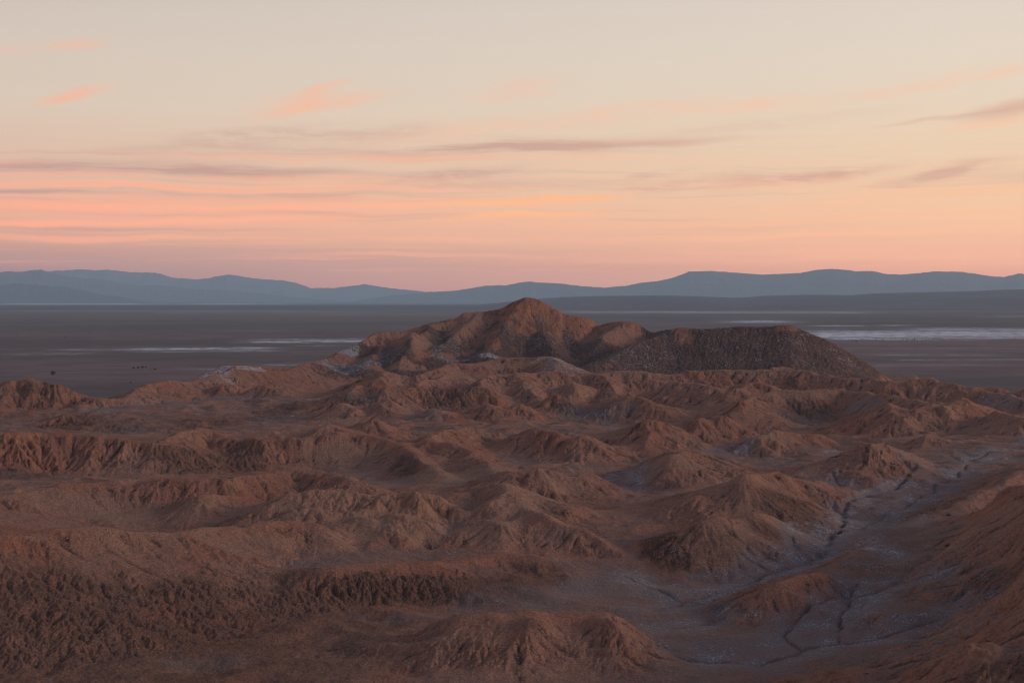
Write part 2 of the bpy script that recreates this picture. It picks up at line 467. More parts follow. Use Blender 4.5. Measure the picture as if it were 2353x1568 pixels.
rz(2, [(2130, 1130, 30), (2080, 1200, 24), (2000, 1260, 17)], 0.5)
rz(2, [(1860, 1500, 8), (2050, 1440, 9), (2200, 1380, 10), (2353, 1340, 11)], 1.3, 6)
rz(3, [(0, 1345, 11), (250, 1340, 11), (450, 1270, 12), (560, 1220, 13)], 1.3, 6)
# --- right middle distance
rz(3, [(90, 1120, 34), (160, 1085, 39), (240, 1130, 30), (330, 1210, 15)], 0.8)
rz(3, [(240, 1090, 36), (320, 1070, 40), (400, 1120, 30), (560, 1210, 15)], 0.8)
rz(3, [(0, 850, 50), (180, 845, 52), (290, 890, 46), (400, 970, 36), (450, 990, 32)], 0.9)
rz(3, [(430, 1010, 34), (470, 970, 46), (530, 1030, 33), (600, 1120, 19)], 1.0)
rd(3, [(430, 900, 1640), (490, 850, 1690), (600, 850, 1690)], 0.6)
rd(3, [(470, 975, 1530), (560, 930, 1590), (700, 900, 1620), (900, 900, 1620), (1130, 885, 1640), (1300, 910, 1610), (1500, 950, 1560), (1700, 985, 1520), (1800, 990, 1510)], 1.4, 1.5)
rz(3, [(600, 1170, 16), (750, 1160, 17), (900, 1150, 17), (1050, 1100, 19), (1200, 1040, 22), (1380, 1015, 24), (1430, 1050, 22)], 1.2, 6)
rz(3, [(700, 880, 30), (900, 890, 30), (1130, 860, 32)], 0.5, 5)
rz(3, [(1150, 1130, 20), (1330, 1070, 33), (1430, 1000, 46), (1450, 975, 50), (1500, 1010, 45), (1600, 1030, 44), (1760, 1005, 46), (1840, 1015, 45), (1900, 975, 49), (1960, 945, 52), (2050, 1010, 43), (2150, 1080, 30)], 1.4, 1.0)
rz(3, [(1460, 980, 49), (1540, 1110, 35), (1700, 1180, 27), (1850, 1220, 22)], 0.8)
rz(3, [(1800, 1010, 46), (1840, 1120, 33), (1900, 1210, 23)], 0.8)
rz(3, [(1980, 950, 52), (2010, 1050, 40), (2130, 1170, 28), (2300, 1220, 24)], 0.7)
rz(3, [(1950, 900, 33), (2150, 960, 28), (2300, 1000, 26), (2600, 1060, 24)], 1.0, 5)
rd(3, [(2100, 900, 1700), (2250, 930, 1660), (2353, 960, 1620), (2600, 980, 1600)], 0.6)
rd(3, [(2150, 1040, 1420), (2353, 1090, 1370), (2700, 1100, 1370)], 0.7)
rz(3, [(560, 1250, 18), (580, 1205, 28), (700, 1175, 31), (850, 1175, 30), (950, 1200, 26), (1100, 1250, 18)], 0.9, 2.5)
rz(3, [(1180, 1330, 26), (1280, 1270, 42), (1380, 1255, 42), (1500, 1300, 33), (1620, 1340, 21)], 1.2, 1.0)
rz(3, [(1280, 1270, 42), (1240, 1380, 28), (1150, 1480, 17)], 0.7)
rz(3, [(1390, 1258, 42), (1430, 1400, 22)], 0.5)
rz(3, [(1530, 1300, 32), (1570, 1420, 18)], 0.4)
rz(3, [(1620, 1240, 24), (1700, 1190, 32)], 0.3)
# left cone of the right middle, and the long bright one before it
rz(3, [(-100, 1350, 30), (60, 1310, 38), (200, 1330, 35), (260, 1370, 28), (350, 1440, 14)], 1.3, 1.2)
rz(2, [(2000, 1510, 13), (2120, 1430, 23), (2250, 1360, 33), (2353, 1320, 38)], 1.1, 1.2)
rz(3, [(350, 1380, 22), (500, 1400, 20), (620, 1440, 15)], 0.5)
rz(3, [(560, 1430, 11), (800, 1390, 12), (1000, 1420, 12), (1090, 1380, 13), (1130, 1320, 15), (1200, 1280, 17)], 1.0, 5)
# peak with long skirt
rz(6, [(0, 350, 21), (250, 240, 33), (400, 215, 36), (470, 160, 43), (560, 165, 40), (680, 165, 38), (740, 190, 34), (900, 210, 32), (1050, 270, 22)], 1.2, 1.2)
rz(6, [(470, 165, 43), (560, 280, 27), (700, 330, 18)], 0.6)
rz(6, [(700, 250, 27), (900, 215, 31), (1030, 260, 22)], 0.3)
# dome mounds left of the wash
rz(6, [(60, 560, 20), (200, 450, 33), (300, 440, 33), (400, 490, 24)], 0.8)
rz(6, [(380, 470, 24), (520, 415, 32), (620, 440, 29), (720, 520, 18)], 0.8)
rz(6, [(100, 820, 9), (180, 700, 12), (240, 600, 15)], 0.5)
rz(6, [(270, 360, 22), (300, 420, 20), (360, 480, 18), (430, 620, 14)], 0.8, 3)
# --- bright crumbling ridge through the middle
rd(4, [(1060, 200, 925), (1500, 215, 915), (1900, 150, 960), (2050, 145, 965), (2150, 175, 945), (2353, 210, 920)], 1.2, 1.5, 0.4, 1.7)
rd(4, [(-500, 330, 890), (0, 312, 895), (400, 256, 915), (700, 228, 930), (1060, 198, 940)], 1.5, 1.0, 0.27, 2.0)
rz(4, [(1250, 340, 27), (1340, 320, 32), (1560, 285, 33), (1640, 320, 28)], 0.5)
rz(4, [(1700, 420, 21), (1850, 340, 31), (1945, 290, 38), (2050, 330, 35), (2100, 290, 37), (2353, 290, 36)], 1.1, 1)
rz(5, [(0, 310, 36), (200, 285, 37), (380, 320, 35), (550, 288, 37), (700, 310, 36), (800, 335, 34), (880, 400, 29), (1040, 440, 27), (1150, 400, 30), (1270, 235, 38), (1310, 290, 35), (1340, 375, 31), (1500, 460, 29), (1620, 505, 27), (1750, 545, 25), (1950, 655, 19), (2150, 740, 14), (2350, 800, 10)], 1.6, 1.0, 0.42, 1.8)
rz(5, [(880, 330, 30), (1050, 270, 33), (1270, 232, 38)], 0.7)
rz(5, [(1190, 170, 30), (1270, 148, 36), (1330, 160, 35), (1480, 122, 38), (1560, 150, 35), (1700, 190, 31), (1800, 182, 30), (1900, 240, 23), (2050, 320, 13)], 1.4, 1.0, 0.42, 1.7)
rz(5, [(1370, 380, 15), (1560, 430, 13), (1650, 480, 11)], 0.9, 4)
rz(5, [(0, 200, 10), (500, 215, 10), (1000, 200, 11), (1150, 200, 13)], 0.8, 5)
rz(5, [(220, 460, 27), (270, 440, 30), (340, 445, 30), (440, 530, 23), (560, 650, 14.5)], 0.9, 2)
rz(5, [(480, 430, 29), (560, 440, 31), (750, 480, 28), (850, 560, 22), (1050, 660, 13)], 0.9, 2)
rz(5, [(1060, 480, 25), (1160, 450, 30), (1260, 510, 27), (1400, 620, 18), (1500, 680, 12)], 0.9, 2)
rz(5, [(1380, 500, 25), (1450, 460, 29), (1560, 540, 24), (1700, 640, 14)], 0.7, 2)
rz(4, [(2100, 500, 31), (2250, 580, 24), (2353, 650, 17)], 0.6, 2)
rz(5, [(400, 440, 26), (420, 500, 21), (510, 620, 15), (600, 700, 12.5)], 1.0, 3)
rz(5, [(100, 470, 24), (180, 560, 18), (260, 670, 14)], 1.0, 3)

rz(5, [(700, 430, 28), (820, 520, 20), (980, 630, 14), (1120, 690, 12), (1350, 720, 11)], 1.2, 3)
rz(5, [(1330, 450, 25), (1370, 540, 18), (1440, 640, 13)], 1.0, 3)
rz(5, [(1000, 500, 25), (1060, 590, 18), (1140, 660, 13)], 1.0, 3)
rz(4, [(-400, 570, 17), (300, 562, 14), (900, 560, 9), (1500, 545, 8), (1720, 505, 10), (1900, 500, 12)], 1.5, 4)
rz(4, [(-300, 520, 19), (300, 520, 17), (900, 520, 14), (1400, 510, 13)], 0.6, 5)
rz(4, [(940, 430, 20), (960, 520, 16)], 0.4, 3)
rz(4, [(2180, 460, 27), (2300, 600, 20), (2353, 640, 17)], 0.8, 3)
# --- near left slope
rd(4, [(-500, 600, 700), (0, 585, 700), (300, 568, 706), (340, 545, 710), (560, 520, 716), (700, 520, 720), (850, 552, 722), (1100, 552, 728), (1330, 525, 738), (1500, 535, 745), (1650, 530, 752),
       (1800, 500, 760), (2050, 490, 765), (2120, 505, 760), (2250, 600, 745), (2353, 680, 735)], 1.8, 0.6, 0.30, 2.4)
rz(4, [(1480, 740, 18.5), (1900, 775, 18), (2353, 750, 17)], 1.0, 5)
rz(5, [(0, 760, 17), (600, 740, 15), (820, 740, 14), (960, 720, 13)], 1.0, 5)
rz(4, [(-500, 1150, 14.5), (0, 1150, 14.5), (600, 1120, 14), (1000, 1060, 13)], 1.0, 4)
rz(4, [(-500, 880, 23), (0, 880, 23), (600, 860, 22.5), (1100, 830, 21)], 1.0, 4)
rz(4, [(-400, 1560, 2), (0, 1560, 3), (500, 1520, 4), (900, 1440, 5), (1300, 1390, 5), (1700, 1330, 5), (1950, 1260, 6)], 1.4, 8)

rz(4, [(1520, 770, 18), (1640, 880, 14), (1700, 1000, 10.5), (1720, 1180, 7), (1900, 1290, 5.5)], 0.6, 3)
rz(4, [(1880, 820, 19), (1950, 815, 19.5), (2040, 820, 19), (1900, 1000, 14), (1880, 1130, 9)], 0.7, 1.5)
rz(4, [(1350, 900, 20), (1500, 1050, 13), (1600, 1200, 8)], 0.5, 3)
# rough low spur in the centre
rz(5, [(-150, 830, 19), (80, 812, 20), (250, 790, 20), (500, 785, 19.5), (750, 772, 19.5), (900, 770, 18), (1180, 705, 18.5), (1450, 735, 17), (1700, 760, 14.5), (1900, 790, 13), (2200, 900, 8)], 1.2, 1.2, 0.42)
rz(5, [(60, 900, 14), (150, 1100, 6)], 0.3, 3)
rz(5, [(200, 1130, 5), (600, 1110, 6), (1200, 1100, 7), (1500, 1060, 7), (2050, 1100, 7), (2353, 1080, 8)], 1.2, 8)
# --- front centre mound
rz(5, [(300, 1300, 8), (560, 1250, 12), (740, 1215, 14), (830, 1135, 19), (1000, 1085, 23), (1150, 1072, 24), (1240, 1108, 20), (1330, 1080, 23), (1440, 1075, 23), (1520, 1098, 20), (1650, 1088, 21), (1880, 1082, 21.5),
       (1960, 1082, 21), (2040, 1150, 16), (2150, 1210, 11)], 1.5, 1.0, 0.33, 1.8)
rz(5, [(300, 1420, 6), (700, 1330, 11), (1000, 1250, 15), (1300, 1250, 15), (1600, 1270, 13), (1900, 1260, 12), (2200, 1330, 7)], 0.9, 2, 0.3)
rz(5, [(1000, 1290, 16), (1120, 1320, 15), (1250, 1380, 12), (1500, 1440, 9), (1800, 1480, 7)], 0.7, 2)
rz(5, [(0, 1340, 4), (300, 1270, 5), (560, 1310, 8), (700, 1400, 6)], 0.5, 4)
rz(5, [(-150, 1500, 4), (200, 1340, 9), (500, 1300, 13), (850, 1290, 16), (1000, 1290, 16)], 0.8, 1.5)
rz(5, [(0, 1560, 3), (300, 1400, 7), (600, 1380, 10)], 0.4, 1.5)
rz(5, [(780, 1380, 13), (840, 1500, 8)], 0.4, 2)
rz(5, [(1960, 1090, 24), (2100, 1300, 10), (2300, 1400, 6)], 0.5, 2)
rz(5, [(1450, 1100, 25), (1700, 1350, 11)], 0.4, 2)
rz(5, [(1200, 1130, 21), (1200, 1220, 15), (1250, 1300, 12)], 0.3, 2)
rz(4, [(700, 1560, 5), (1050, 1490, 8), (1300, 1550, 5)], 0.8, 2)
rz(4, [(1500, 1520, 5), (1700, 1490, 8), (1850, 1550, 5)], 0.8, 2)
# --- the wash on the right
WASH1 = [(2800, -190, 27), (2353, 0, 25), (2100, 60, 22), (2000, 110, 20), (1900, 220, 17), (1760, 300, 15), (1590, 420, 13), (1400, 500, 12), (1250, 570, 11), (1130, 600, 10.5)]
WASH2 = [(1620, 200, 19), (1560, 270, 17), (1450, 315, 16), (1300, 350, 14.5), (1230, 390, 13.5), (1150, 460, 12), (1130, 550, 11), (1060, 650, 10), (1000, 760, 8.5), (900, 820, 7.8), (650, 890, 7), (450, 960, 6.5), (150, 1050, 6), (-100, 1110, 6)]
WASH3 = [(1700, 900, 17), (1480, 950, 13), (1240, 1030, 10), (1130, 1075, 9), (1000, 1120, 8), (870, 1190, 7), (760, 1290, 6), (850, 1380, 5)]
WASH4 = [(1240, 960, 11), (1160, 1080, 9), (1170, 1130, 8), (1110, 1200, 7), (1110, 1330, 5.5)]
WASH5 = [(2000, 1150, 12), (1650, 1250, 8.5), (1400, 1310, 7), (1110, 1340, 5.5), (850, 1385, 5), (700, 1450, 4), (600, 1500, 3), (350, 1460, 3), (0, 1420, 3)]
WASH6 = [(1060, 240, 17), (1150, 310, 16), (1230, 385, 13.5)]
WASH7 = [(0, 1240, 5), (200, 1200, 6), (450, 1150, 7)]
WASH9 = [(300, 620, 14), (430, 760, 10), (640, 880, 7.5)]
WASH10 = [(800, 700, 11), (900, 780, 9)]
WASH11 = [(1300, 1040, 12), (1240, 1120, 9), (1170, 1130, 8)]
WASH12 = [(-300, 900, 9), (0, 1010, 7), (200, 1090, 6)]
WASH13 = [(1750, 480, 19), (1500, 560, 14), (1300, 640, 12), (1060, 655, 10)]
WASH8 = [(800, 930, 12), (880, 1010, 9), (1010, 1100, 8)]
for wl in (WASH1, WASH2, WASH3, WASH5):
    rz(6, wl, 1.3, 3)
rz(6, WASH4, 0.8, 3)
rz(6, WASH6, 0.6, 3)
# tongue between the two washes, low divide
rz(6, [(1600, 300, 19), (1450, 420, 16), (1200, 500, 12.5)], 0.4, 5)
# low orange hill in front of the wash
rz(6, [(100, 1080, 8), (350, 980, 14), (600, 903, 21), (750, 885, 22.5), (900, 840, 23), (1020, 820, 22), (1100, 870, 19), (1180, 960, 14)], 1.2, 1.2, 0.42)
rz(6, [(1080, 800, 17), (1300, 680, 19), (1500, 560, 22), (1800, 420, 27), (2050, 300, 31), (2353, 150, 38), (2700, 0, 45)], 0.7, 3)
# the big slope rising at the right edge
rz(6, [(1900, 510, 30), (2050, 420, 37), (2200, 320, 45), (2300, 258, 52), (2353, 265, 52), (2600, 200, 60)], 1.3, 2.5)
rz(6, [(1650, 720, 18), (1900, 515, 30)], 0.6, 4)
rd(6, [(2353, 270, 780), (2500, 600, 640), (2600, 900, 560), (2650, 1200, 500)], 1.2, 3)
rz(6, [(2353, 720, 34), (2150, 780, 29), (1950, 830, 24), (1750, 900, 17)], 0.6, 4)
rz(6, [(2353, 980, 28), (2200, 930, 27)], 0.3, 4)
rz(6, [(1800, 790, 20), (1680, 830, 16), (1600, 890, 14)], 0.5, 3)
rz(6, [(1350, 1230, 8), (1450, 1090, 16), (1560, 1045, 20), (1610, 1090, 17), (1560, 1180, 12)], 0.9, 3)
rz(6, [(1700, 1130, 12), (1800, 1060, 14)], 0.3, 4)
rz(6, [(2353, 1180, 31), (2000, 1070, 23), (1900, 1100, 19)], 0.4, 4)
# nearest ridge along the bottom right
rz(6, [(700, 1600, 8), (870, 1510, 14), (930, 1560, 12), (1050, 1500, 15), (1250, 1455, 20), (1400, 1490, 18), (1600, 1470, 19), (1750, 1400, 25), (1900, 1330, 31), (2050, 1275, 36), (2150, 1290, 36), (2353, 1370, 33), (2700, 1400, 34)], 1.3, 1.5)
rz(6, [(300, 1350, 5), (700, 1300, 7)], 0.2, 6)
rz(6, [(-100, 1560, 4), (300, 1520, 5), (700, 1540, 6)], 0.6, 5)
rz(5, [(1700, 1560, 2), (2100, 1520, 3), (2353, 1500, 3)], 0.8, 5)
rz(6, [(900, 1470, 8), (1040, 1385, 11), (1130, 1400, 8)], 0.6, 2)
# outside the frame: below the bottom edge
world_line([(-500, 330, 5), (-200, 380, 3), (0, 400, 4), (150, 360, 8), (400, 300, 20)], 1.0, 6)
world_line([(-900, 600, 30), (-700, 900, 40), (-800, 1300, 38), (-950, 1700, 40)], 0.8, 6)
world_line([(600, 560, 60), (700, 800, 62), (850, 1100, 45), (1000, 1500, 45)], 0.8, 6)

# ------------------------------------------------------------------ base relief on a square grid
GX0, GX1, GY0, GY1, GS = -1350.0, 1350.0, 200.0, 2850.0, 3.0
nx, ny = int((GX1 - GX0) / GS) + 1, int((GY1 - GY0) / GS) + 1
gx, gy = np.meshgrid(np.linspace(GX0, GX1, nx).astype(f32), np.linspace(GY0, GY1, ny).astype(f32))
# crooked rather than ruled lines
wobx = gx + 9 * fbm(gx / 60, gy / 60, 3, 3)
woby = gy + 9 * fbm(gx / 60, gy / 60, 3, 11)
floor_prior = (7.0 + 13.0 * sstep(np.hypot(gx, gy), 500, 1400)).astype(f32)
azg = np.degrees(np.arctan2(gx, gy))
rg = np.hypot(gx, gy)
beyond = np.maximum(np.maximum(sstep(rg, 1840, 1930) * (1 - sstep(azg, -13.5, -12.0)), sstep(rg, 2060, 2160) * (1 - sstep(azg, -9.0, -8.0))),
                    sstep(rg, 1800, 1880) * sstep(azg, 15.8, 16.6))
floor_prior = floor_prior * (1 - beyond) - 9 * beyond
num = 0.0012 * floor_prior
den = np.full(gx.shape, 0.0012, f32)
fnum = 0.004 * floor_prior
fden = np.full(gx.shape, 0.004, f32)
crests = []
for pts, w, soft, steep, back in LINES:
    pts = np.array(pts, f32)
    lo, hi = pts[:, :2].min(0) - 420, pts[:, :2].max(0) + 420
    i0, i1 = max(0, int((lo[0] - GX0) / GS)), min(nx, int((hi[0] - GX0) / GS) + 1)
    j0, j1 = max(0, int((lo[1] - GY0) / GS)), min(ny, int((hi[1] - GY0) / GS) + 1)
    if i0 >= i1 or j0 >= j1:
        continue
    X, Y = wobx[j0:j1, i0:i1], woby[j0:j1, i0:i1]
    best = np.full(X.shape, 1e12, f32)
    hz = np.zeros(X.shape, f32)
    hr = np.zeros(X.shape, f32)
    for a, b in zip(pts[:-1], pts[1:]):
        ux, uy = b[0] - a[0], b[1] - a[1]
        L2 = ux * ux + uy * uy + 1e-6
        t = np.clip(((X - a[0]) * ux + (Y - a[1]) * uy) / L2, 0, 1)
        d2 = (X - a[0] - t * ux) ** 2 + (Y - a[1] - t * uy) ** 2
        m = d2 < best
        best = np.where(m, d2, best)
        hz = np.where(m, a[2] + t * (b[2] - a[2]), hz)
        hr = np.where(m, np.hypot(a[0] + t * ux, a[1] + t * uy), hr)
    dist = np.sqrt(best + soft * soft)
    ww = w * np.exp(-dist / 70.0) / dist ** 1.25 * np.clip(2.0 - dist / 200.0, 0, 1)
    num[j0:j1, i0:i1] += ww * hz
    den[j0:j1, i0:i1] += ww
    if soft >= 3:
        fnum[j0:j1, i0:i1] += ww * hz
        fden[j0:j1, i0:i1] += ww
    else:
        crests.append((j0, j1, i0, i1, (dist - soft) * np.where(np.hypot(X, Y) > hr, back, 1.0).astype(f32), hz, steep))
even = num / den
floor_h = fnum / fden
floor_h = floor_h * (1 - 0.9 * beyond) - 8 * beyond + (1 - beyond) * (3.8 * fbm(gx / 66, gy / 46, 3, 57, 0.5, ridged=True))
# every crest drops away on both sides at the angle its clay stands at, hollowing towards the foot
ridge = floor_h.copy()
K = 0.8
acc = np.ones(gx.shape, np.float64)
for j0, j1, i0, i1, dist, hz, steep in crests:
    fl = floor_h[j0:j1, i0:i1]
    H = np.maximum(hz - fl, 0.3)
    tall = sstep(hz, 60, 110)
    s_ = steep * 1.06 + 0.08 * tall - 0.08 * (1 - sstep(H, 6, 18))
    L = 1.42 * H / s_
    c_ = H * np.clip(1 - dist / L, 0, 1) ** 1.34
    acc[j0:j1, i0:i1] += np.exp(c_.astype(np.float64) / K) - 1
ridge = (floor_h + K * np.log(acc)).astype(f32)
even = even * (1 - 0.9 * beyond) - 8 * beyond
base = 0.22 * even + 0.78 * ridge

def blur(a, n=1):
    for _ in range(n):
        p = np.pad(a, 1, mode='edge')
        a = (p[:-2, 1:-1] + 2 * p[1:-1, 1:-1] + p[2:, 1:-1]) / 4
        p = np.pad(a, 1, mode='edge')
        a = (p[1:-1, :-2] + 2 * p[1:-1, 1:-1] + p[1:-1, 2:]) / 4
    return a
base = blur(base, 1)
smooth_b = blur(base, 6)
floor_s = blur(floor_h, 3)
dzy, dzx = np.gradient(smooth_b, GS)

def samp(A, x, y):
    u = np.clip((x - GX0) / GS, 0, nx - 1.001)
    v = np.clip((y - GY0) / GS, 0, ny - 1.001)
    i, j = u.astype(np.int32), v.astype(np.int32)
    fu, fv = (u - i).astype(f32), (v - j).astype(f32)
    return (A[j, i] * (1 - fu) + A[j, i + 1] * fu) * (1 - fv) + (A[j + 1, i] * (1 - fu) + A[j + 1, i + 1] * fu) * fv

def hit(c, cx, cy):
    """where the line of sight through a landmark meets the base relief"""
    px, py = sheet(c, cx, cy) if c else (cx, cy)
    a, b, t = ray(px, py)
    d = np.linspace(330, 2700, 4000)
    z = CAM_H + t * d
    h = samp(base, a * d, b * d)
    k = np.nonzero(z < h)[0]
    k = k[0] if len(k) else len(d) - 1
    return a * d[k], b * d[k], d[k]

# ------------------------------------------------------------------ painted fields (world-anchored patches of ground kinds)
def patches(x, y, lst, noise_amp=0.45, seed=5):
    """lst of (sheet, cx, cy, half width, half height on the sheet, strength)"""
    s = np.zeros(x.shape, f32)
    wob = 1.0 + noise_amp * fbm(x / 30, y / 30, 4, seed)
    for c, cx, cy, hw, hh, st in lst:
        X0, Y0, d = hit(c, cx, cy)
        mpp = d / FOC * 0.3436
        rx = max(3.0, hw * mpp)
        _, _, da = hit(c, cx, cy - hh)
        _, _, db = hit(c, cx, cy + hh)
        ry = max(0.45 * rx if hh > hw * 0.2 else 5.0, abs(da - db) / 2)
        ry = min(ry, 4.0 * rx, 90.0)
        q = ((x - X0) / rx) ** 2 + ((y - Y0) / ry) ** 2
        s = np.maximum(s, st * (1 - sstep(np.sqrt(q) * wob, 0.55, 1.2)))
    return s

GRAVEL = [  # coarse dark rubble
    (2, 1430, 480, 260, 150, 1), (2, 1250, 560, 170, 110, .9), (2, 1560, 600, 200, 110, 1), (2, 1700, 560, 160, 90, 1), (2, 900, 570, 170, 70, .9), (2, 620, 570, 90, 110, .8),
    (2, 500, 640, 150, 80, .9), (2, 180, 770, 220, 60, 1), (2, 1900, 660, 250, 90, 1), (2, 2200, 640, 260, 110, 1), (2, 2330, 560, 150, 90, 1), (3, 100, 600, 260, 130, 1), (3, 350, 620, 300, 150, 1),
    (3, 650, 630, 300, 150, 1), (3, 900, 660, 260, 140, 1), (3, 1120, 720, 200, 90, 1), (3, 1280, 770, 140, 60, 1), (2, 780, 490, 90, 50, .6), (2, 750, 660, 130, 40, .8),
    (4, 2000, 950, 250, 160, .8), (5, 300, 960, 300, 120, 1),
    (5, 700, 950, 400, 120, 1), (5, 1150, 960, 400, 120, .9), (5, 1450, 880, 300, 90, .7), (1, 1250, 1400, 250, 90, .9), (1, 1600, 1400, 250, 80, .8), (1, 300, 970, 260, 90, .6),
    (1, 500, 1150, 260, 60, .7), (1, 900, 1140, 300, 60, .7), (1, 1400, 1140, 300, 50, .7), (1, 150, 1470, 250, 40, .9), (2, 560, 1420, 160, 80, .7), (2, 900, 900, 220, 90, .7), (2, 250, 960, 160, 50, .8),
    (2, 1750, 1060, 220, 60, .8), (3, 930, 1100, 220, 60, .8), (3, 800, 850, 60, 50, .8), (6, 850, 460, 260, 120, .9), (6, 980, 370, 100, 40, .9), (6, 60, 760, 120, 60, 1), (6, 250, 520, 200, 90, .5),
    (5, 2280, 640, 160, 120, 1), (5, 1580, 440, 110, 50, .8), (6, 2150, 900, 150, 110, .7), (6, 1700, 1130, 160, 80, .5), (6, 650, 560, 120, 60, .7), (6, 1650, 450, 400, 60, .5), (1, 1850, 1060, 200, 70, .9),
    (6, 2200, 1500, 300, 120, .6), (6, 1400, 860, 250, 80, .6), (5, 1000, 1400, 300, 120, .4), (5, 1300, 1200, 300, 90, .4)]
SALT = [
    (1, 1480, 755, 190, 35, 1.15), (1, 1700, 750, 250, 14, 1.1), (1, 1330, 790, 80, 30, 1), (2, 320, 575, 50, 24, 1.25), (2, 200, 620, 70, 20, 1.2), (2, 150, 770, 250, 60, .9), (2, 400, 690, 80, 60, .6), (2, 480, 670, 140, 60, .6),
    (2, 900, 700, 200, 20, 1), (2, 1130, 665, 110, 18, 1.2), (2, 830, 600, 150, 50, .5), (2, 1000, 560, 160, 70, .45), (2, 1700, 760, 300, 30, .8), (2, 1400, 380, 120, 80, .5), (2, 1250, 480, 90, 60, .4), (2, 1650, 600, 250, 80, .3),
    (2, 2050, 650, 250, 80, .35), (2, 2250, 600, 200, 100, .25), (3, 300, 600, 500, 150, .22), (3, 1150, 690, 100, 50, .4), (3, 900, 600, 300, 120, .22), (2, 940, 815, 100, 20, .5), (2, 840, 900, 40, 40, .5),
    (1, 1850, 1120, 180, 50, .7), (1, 700, 1190, 150, 20, .5), (1, 800, 1020, 250, 14, .5), (1, 1100, 1000, 350, 12, .5), (1, 1600, 960, 250, 12, .5), (1, 300, 1000, 200, 60, .3), (1, 1500, 1090, 200, 60, .3),
    (2, 680, 1060, 90, 20, .8), (2, 280, 960, 90, 30, .5), (2, 1820, 1070, 160, 20, .8), (2, 1950, 1160, 90, 20, .9), (2, 1680, 1030, 90, 30, .5), (2, 2000, 1490, 130, 50, .8), (2, 2120, 1440, 90, 40, .9),
    (3, 1300, 1020, 110, 15, .9), (3, 900, 1150, 160, 30, .7), (3, 760, 1165, 120, 12, .7), (3, 630, 1065, 60, 12, .6), (3, 400, 1290, 150, 25, .9), (3, 540, 1265, 60, 15, .9), (3, 2200, 960, 200, 40, .7),
    (3, 1100, 1340, 100, 60, .8), (3, 1000, 1400, 100, 30, .6), (6, 1080, 190, 60, 50, .9), (6, 850, 180, 120, 20, .6), (6, 1720, 110, 130, 60, .7), (6, 2150, 70, 160, 50, .8), (6, 1540, 250, 70, 30, .9),
    (6, 1300, 120, 50, 60, .2), (6, 950, 300, 90, 30, .6), (6, 1100, 420, 150, 40, .9), (6, 900, 580, 220, 80, .9), (6, 1000, 680, 220, 60, 1), (6, 850, 760, 220, 60, .9), (6, 1250, 640, 160, 50, .9),
    (6, 1500, 520, 200, 50, .7), (6, 1500, 390, 150, 30, .7), (6, 1750, 360, 140, 40, .6), (6, 1450, 720, 160, 50, .9), (6, 1350, 800, 250, 50, .55), (6, 1280, 900, 70, 60, .7), (6, 1080, 1030, 70, 50, .8),
    (6, 1000, 1150, 160, 70, .55), (6, 1250, 1120, 110, 60, .7), (6, 250, 830, 120, 30, .7), (6, 400, 840, 200, 50, .5), (6, 100, 930, 220, 70, .5), (6, 200, 1190, 120, 50, .6), (6, 80, 1150, 80, 40, .7),
    (6, 400, 1300, 300, 60, .5), (6, 750, 1330, 120, 30, .7), (6, 1000, 1330, 170, 12, .8), (6, 300, 1400, 260, 60, .45), (6, 1650, 1150, 130, 60, .55), (6, 1480, 1260, 110, 25, .6), (6, 1900, 1210, 120, 40, .6),
    (6, 2100, 870, 100, 60, .45), (6, 1750, 720, 60, 50, .4), (6, 1950, 680, 100, 60, .3), (5, 920, 720, 80, 35, .9), (5, 1270, 690, 110, 10, .9), (5, 1900, 680, 200, 30, .5), (5, 1850, 870, 200, 50, .5),
    (5, 1250, 1010, 120, 40, .7), (5, 1600, 950, 300, 60, .45), (5, 900, 1100, 220, 15, .6), (5, 750, 1410, 90, 30, .9), (5, 300, 1460, 60, 40, .6), (5, 600, 1480, 70, 30, .5), (5, 740, 1480, 60, 60, .5),
    (5, 1460, 1390, 60, 15, .6), (5, 2230, 1290, 80, 10, .8), (5, 2050, 560, 120, 30, .3), (5, 2280, 620, 130, 100, .3), (5, 1560, 420, 90, 30, .5), (4, 1300, 1420, 120, 15, .5), (4, 850, 1010, 100, 80, .25), (4, 1250, 1520, 80, 20, .5)]
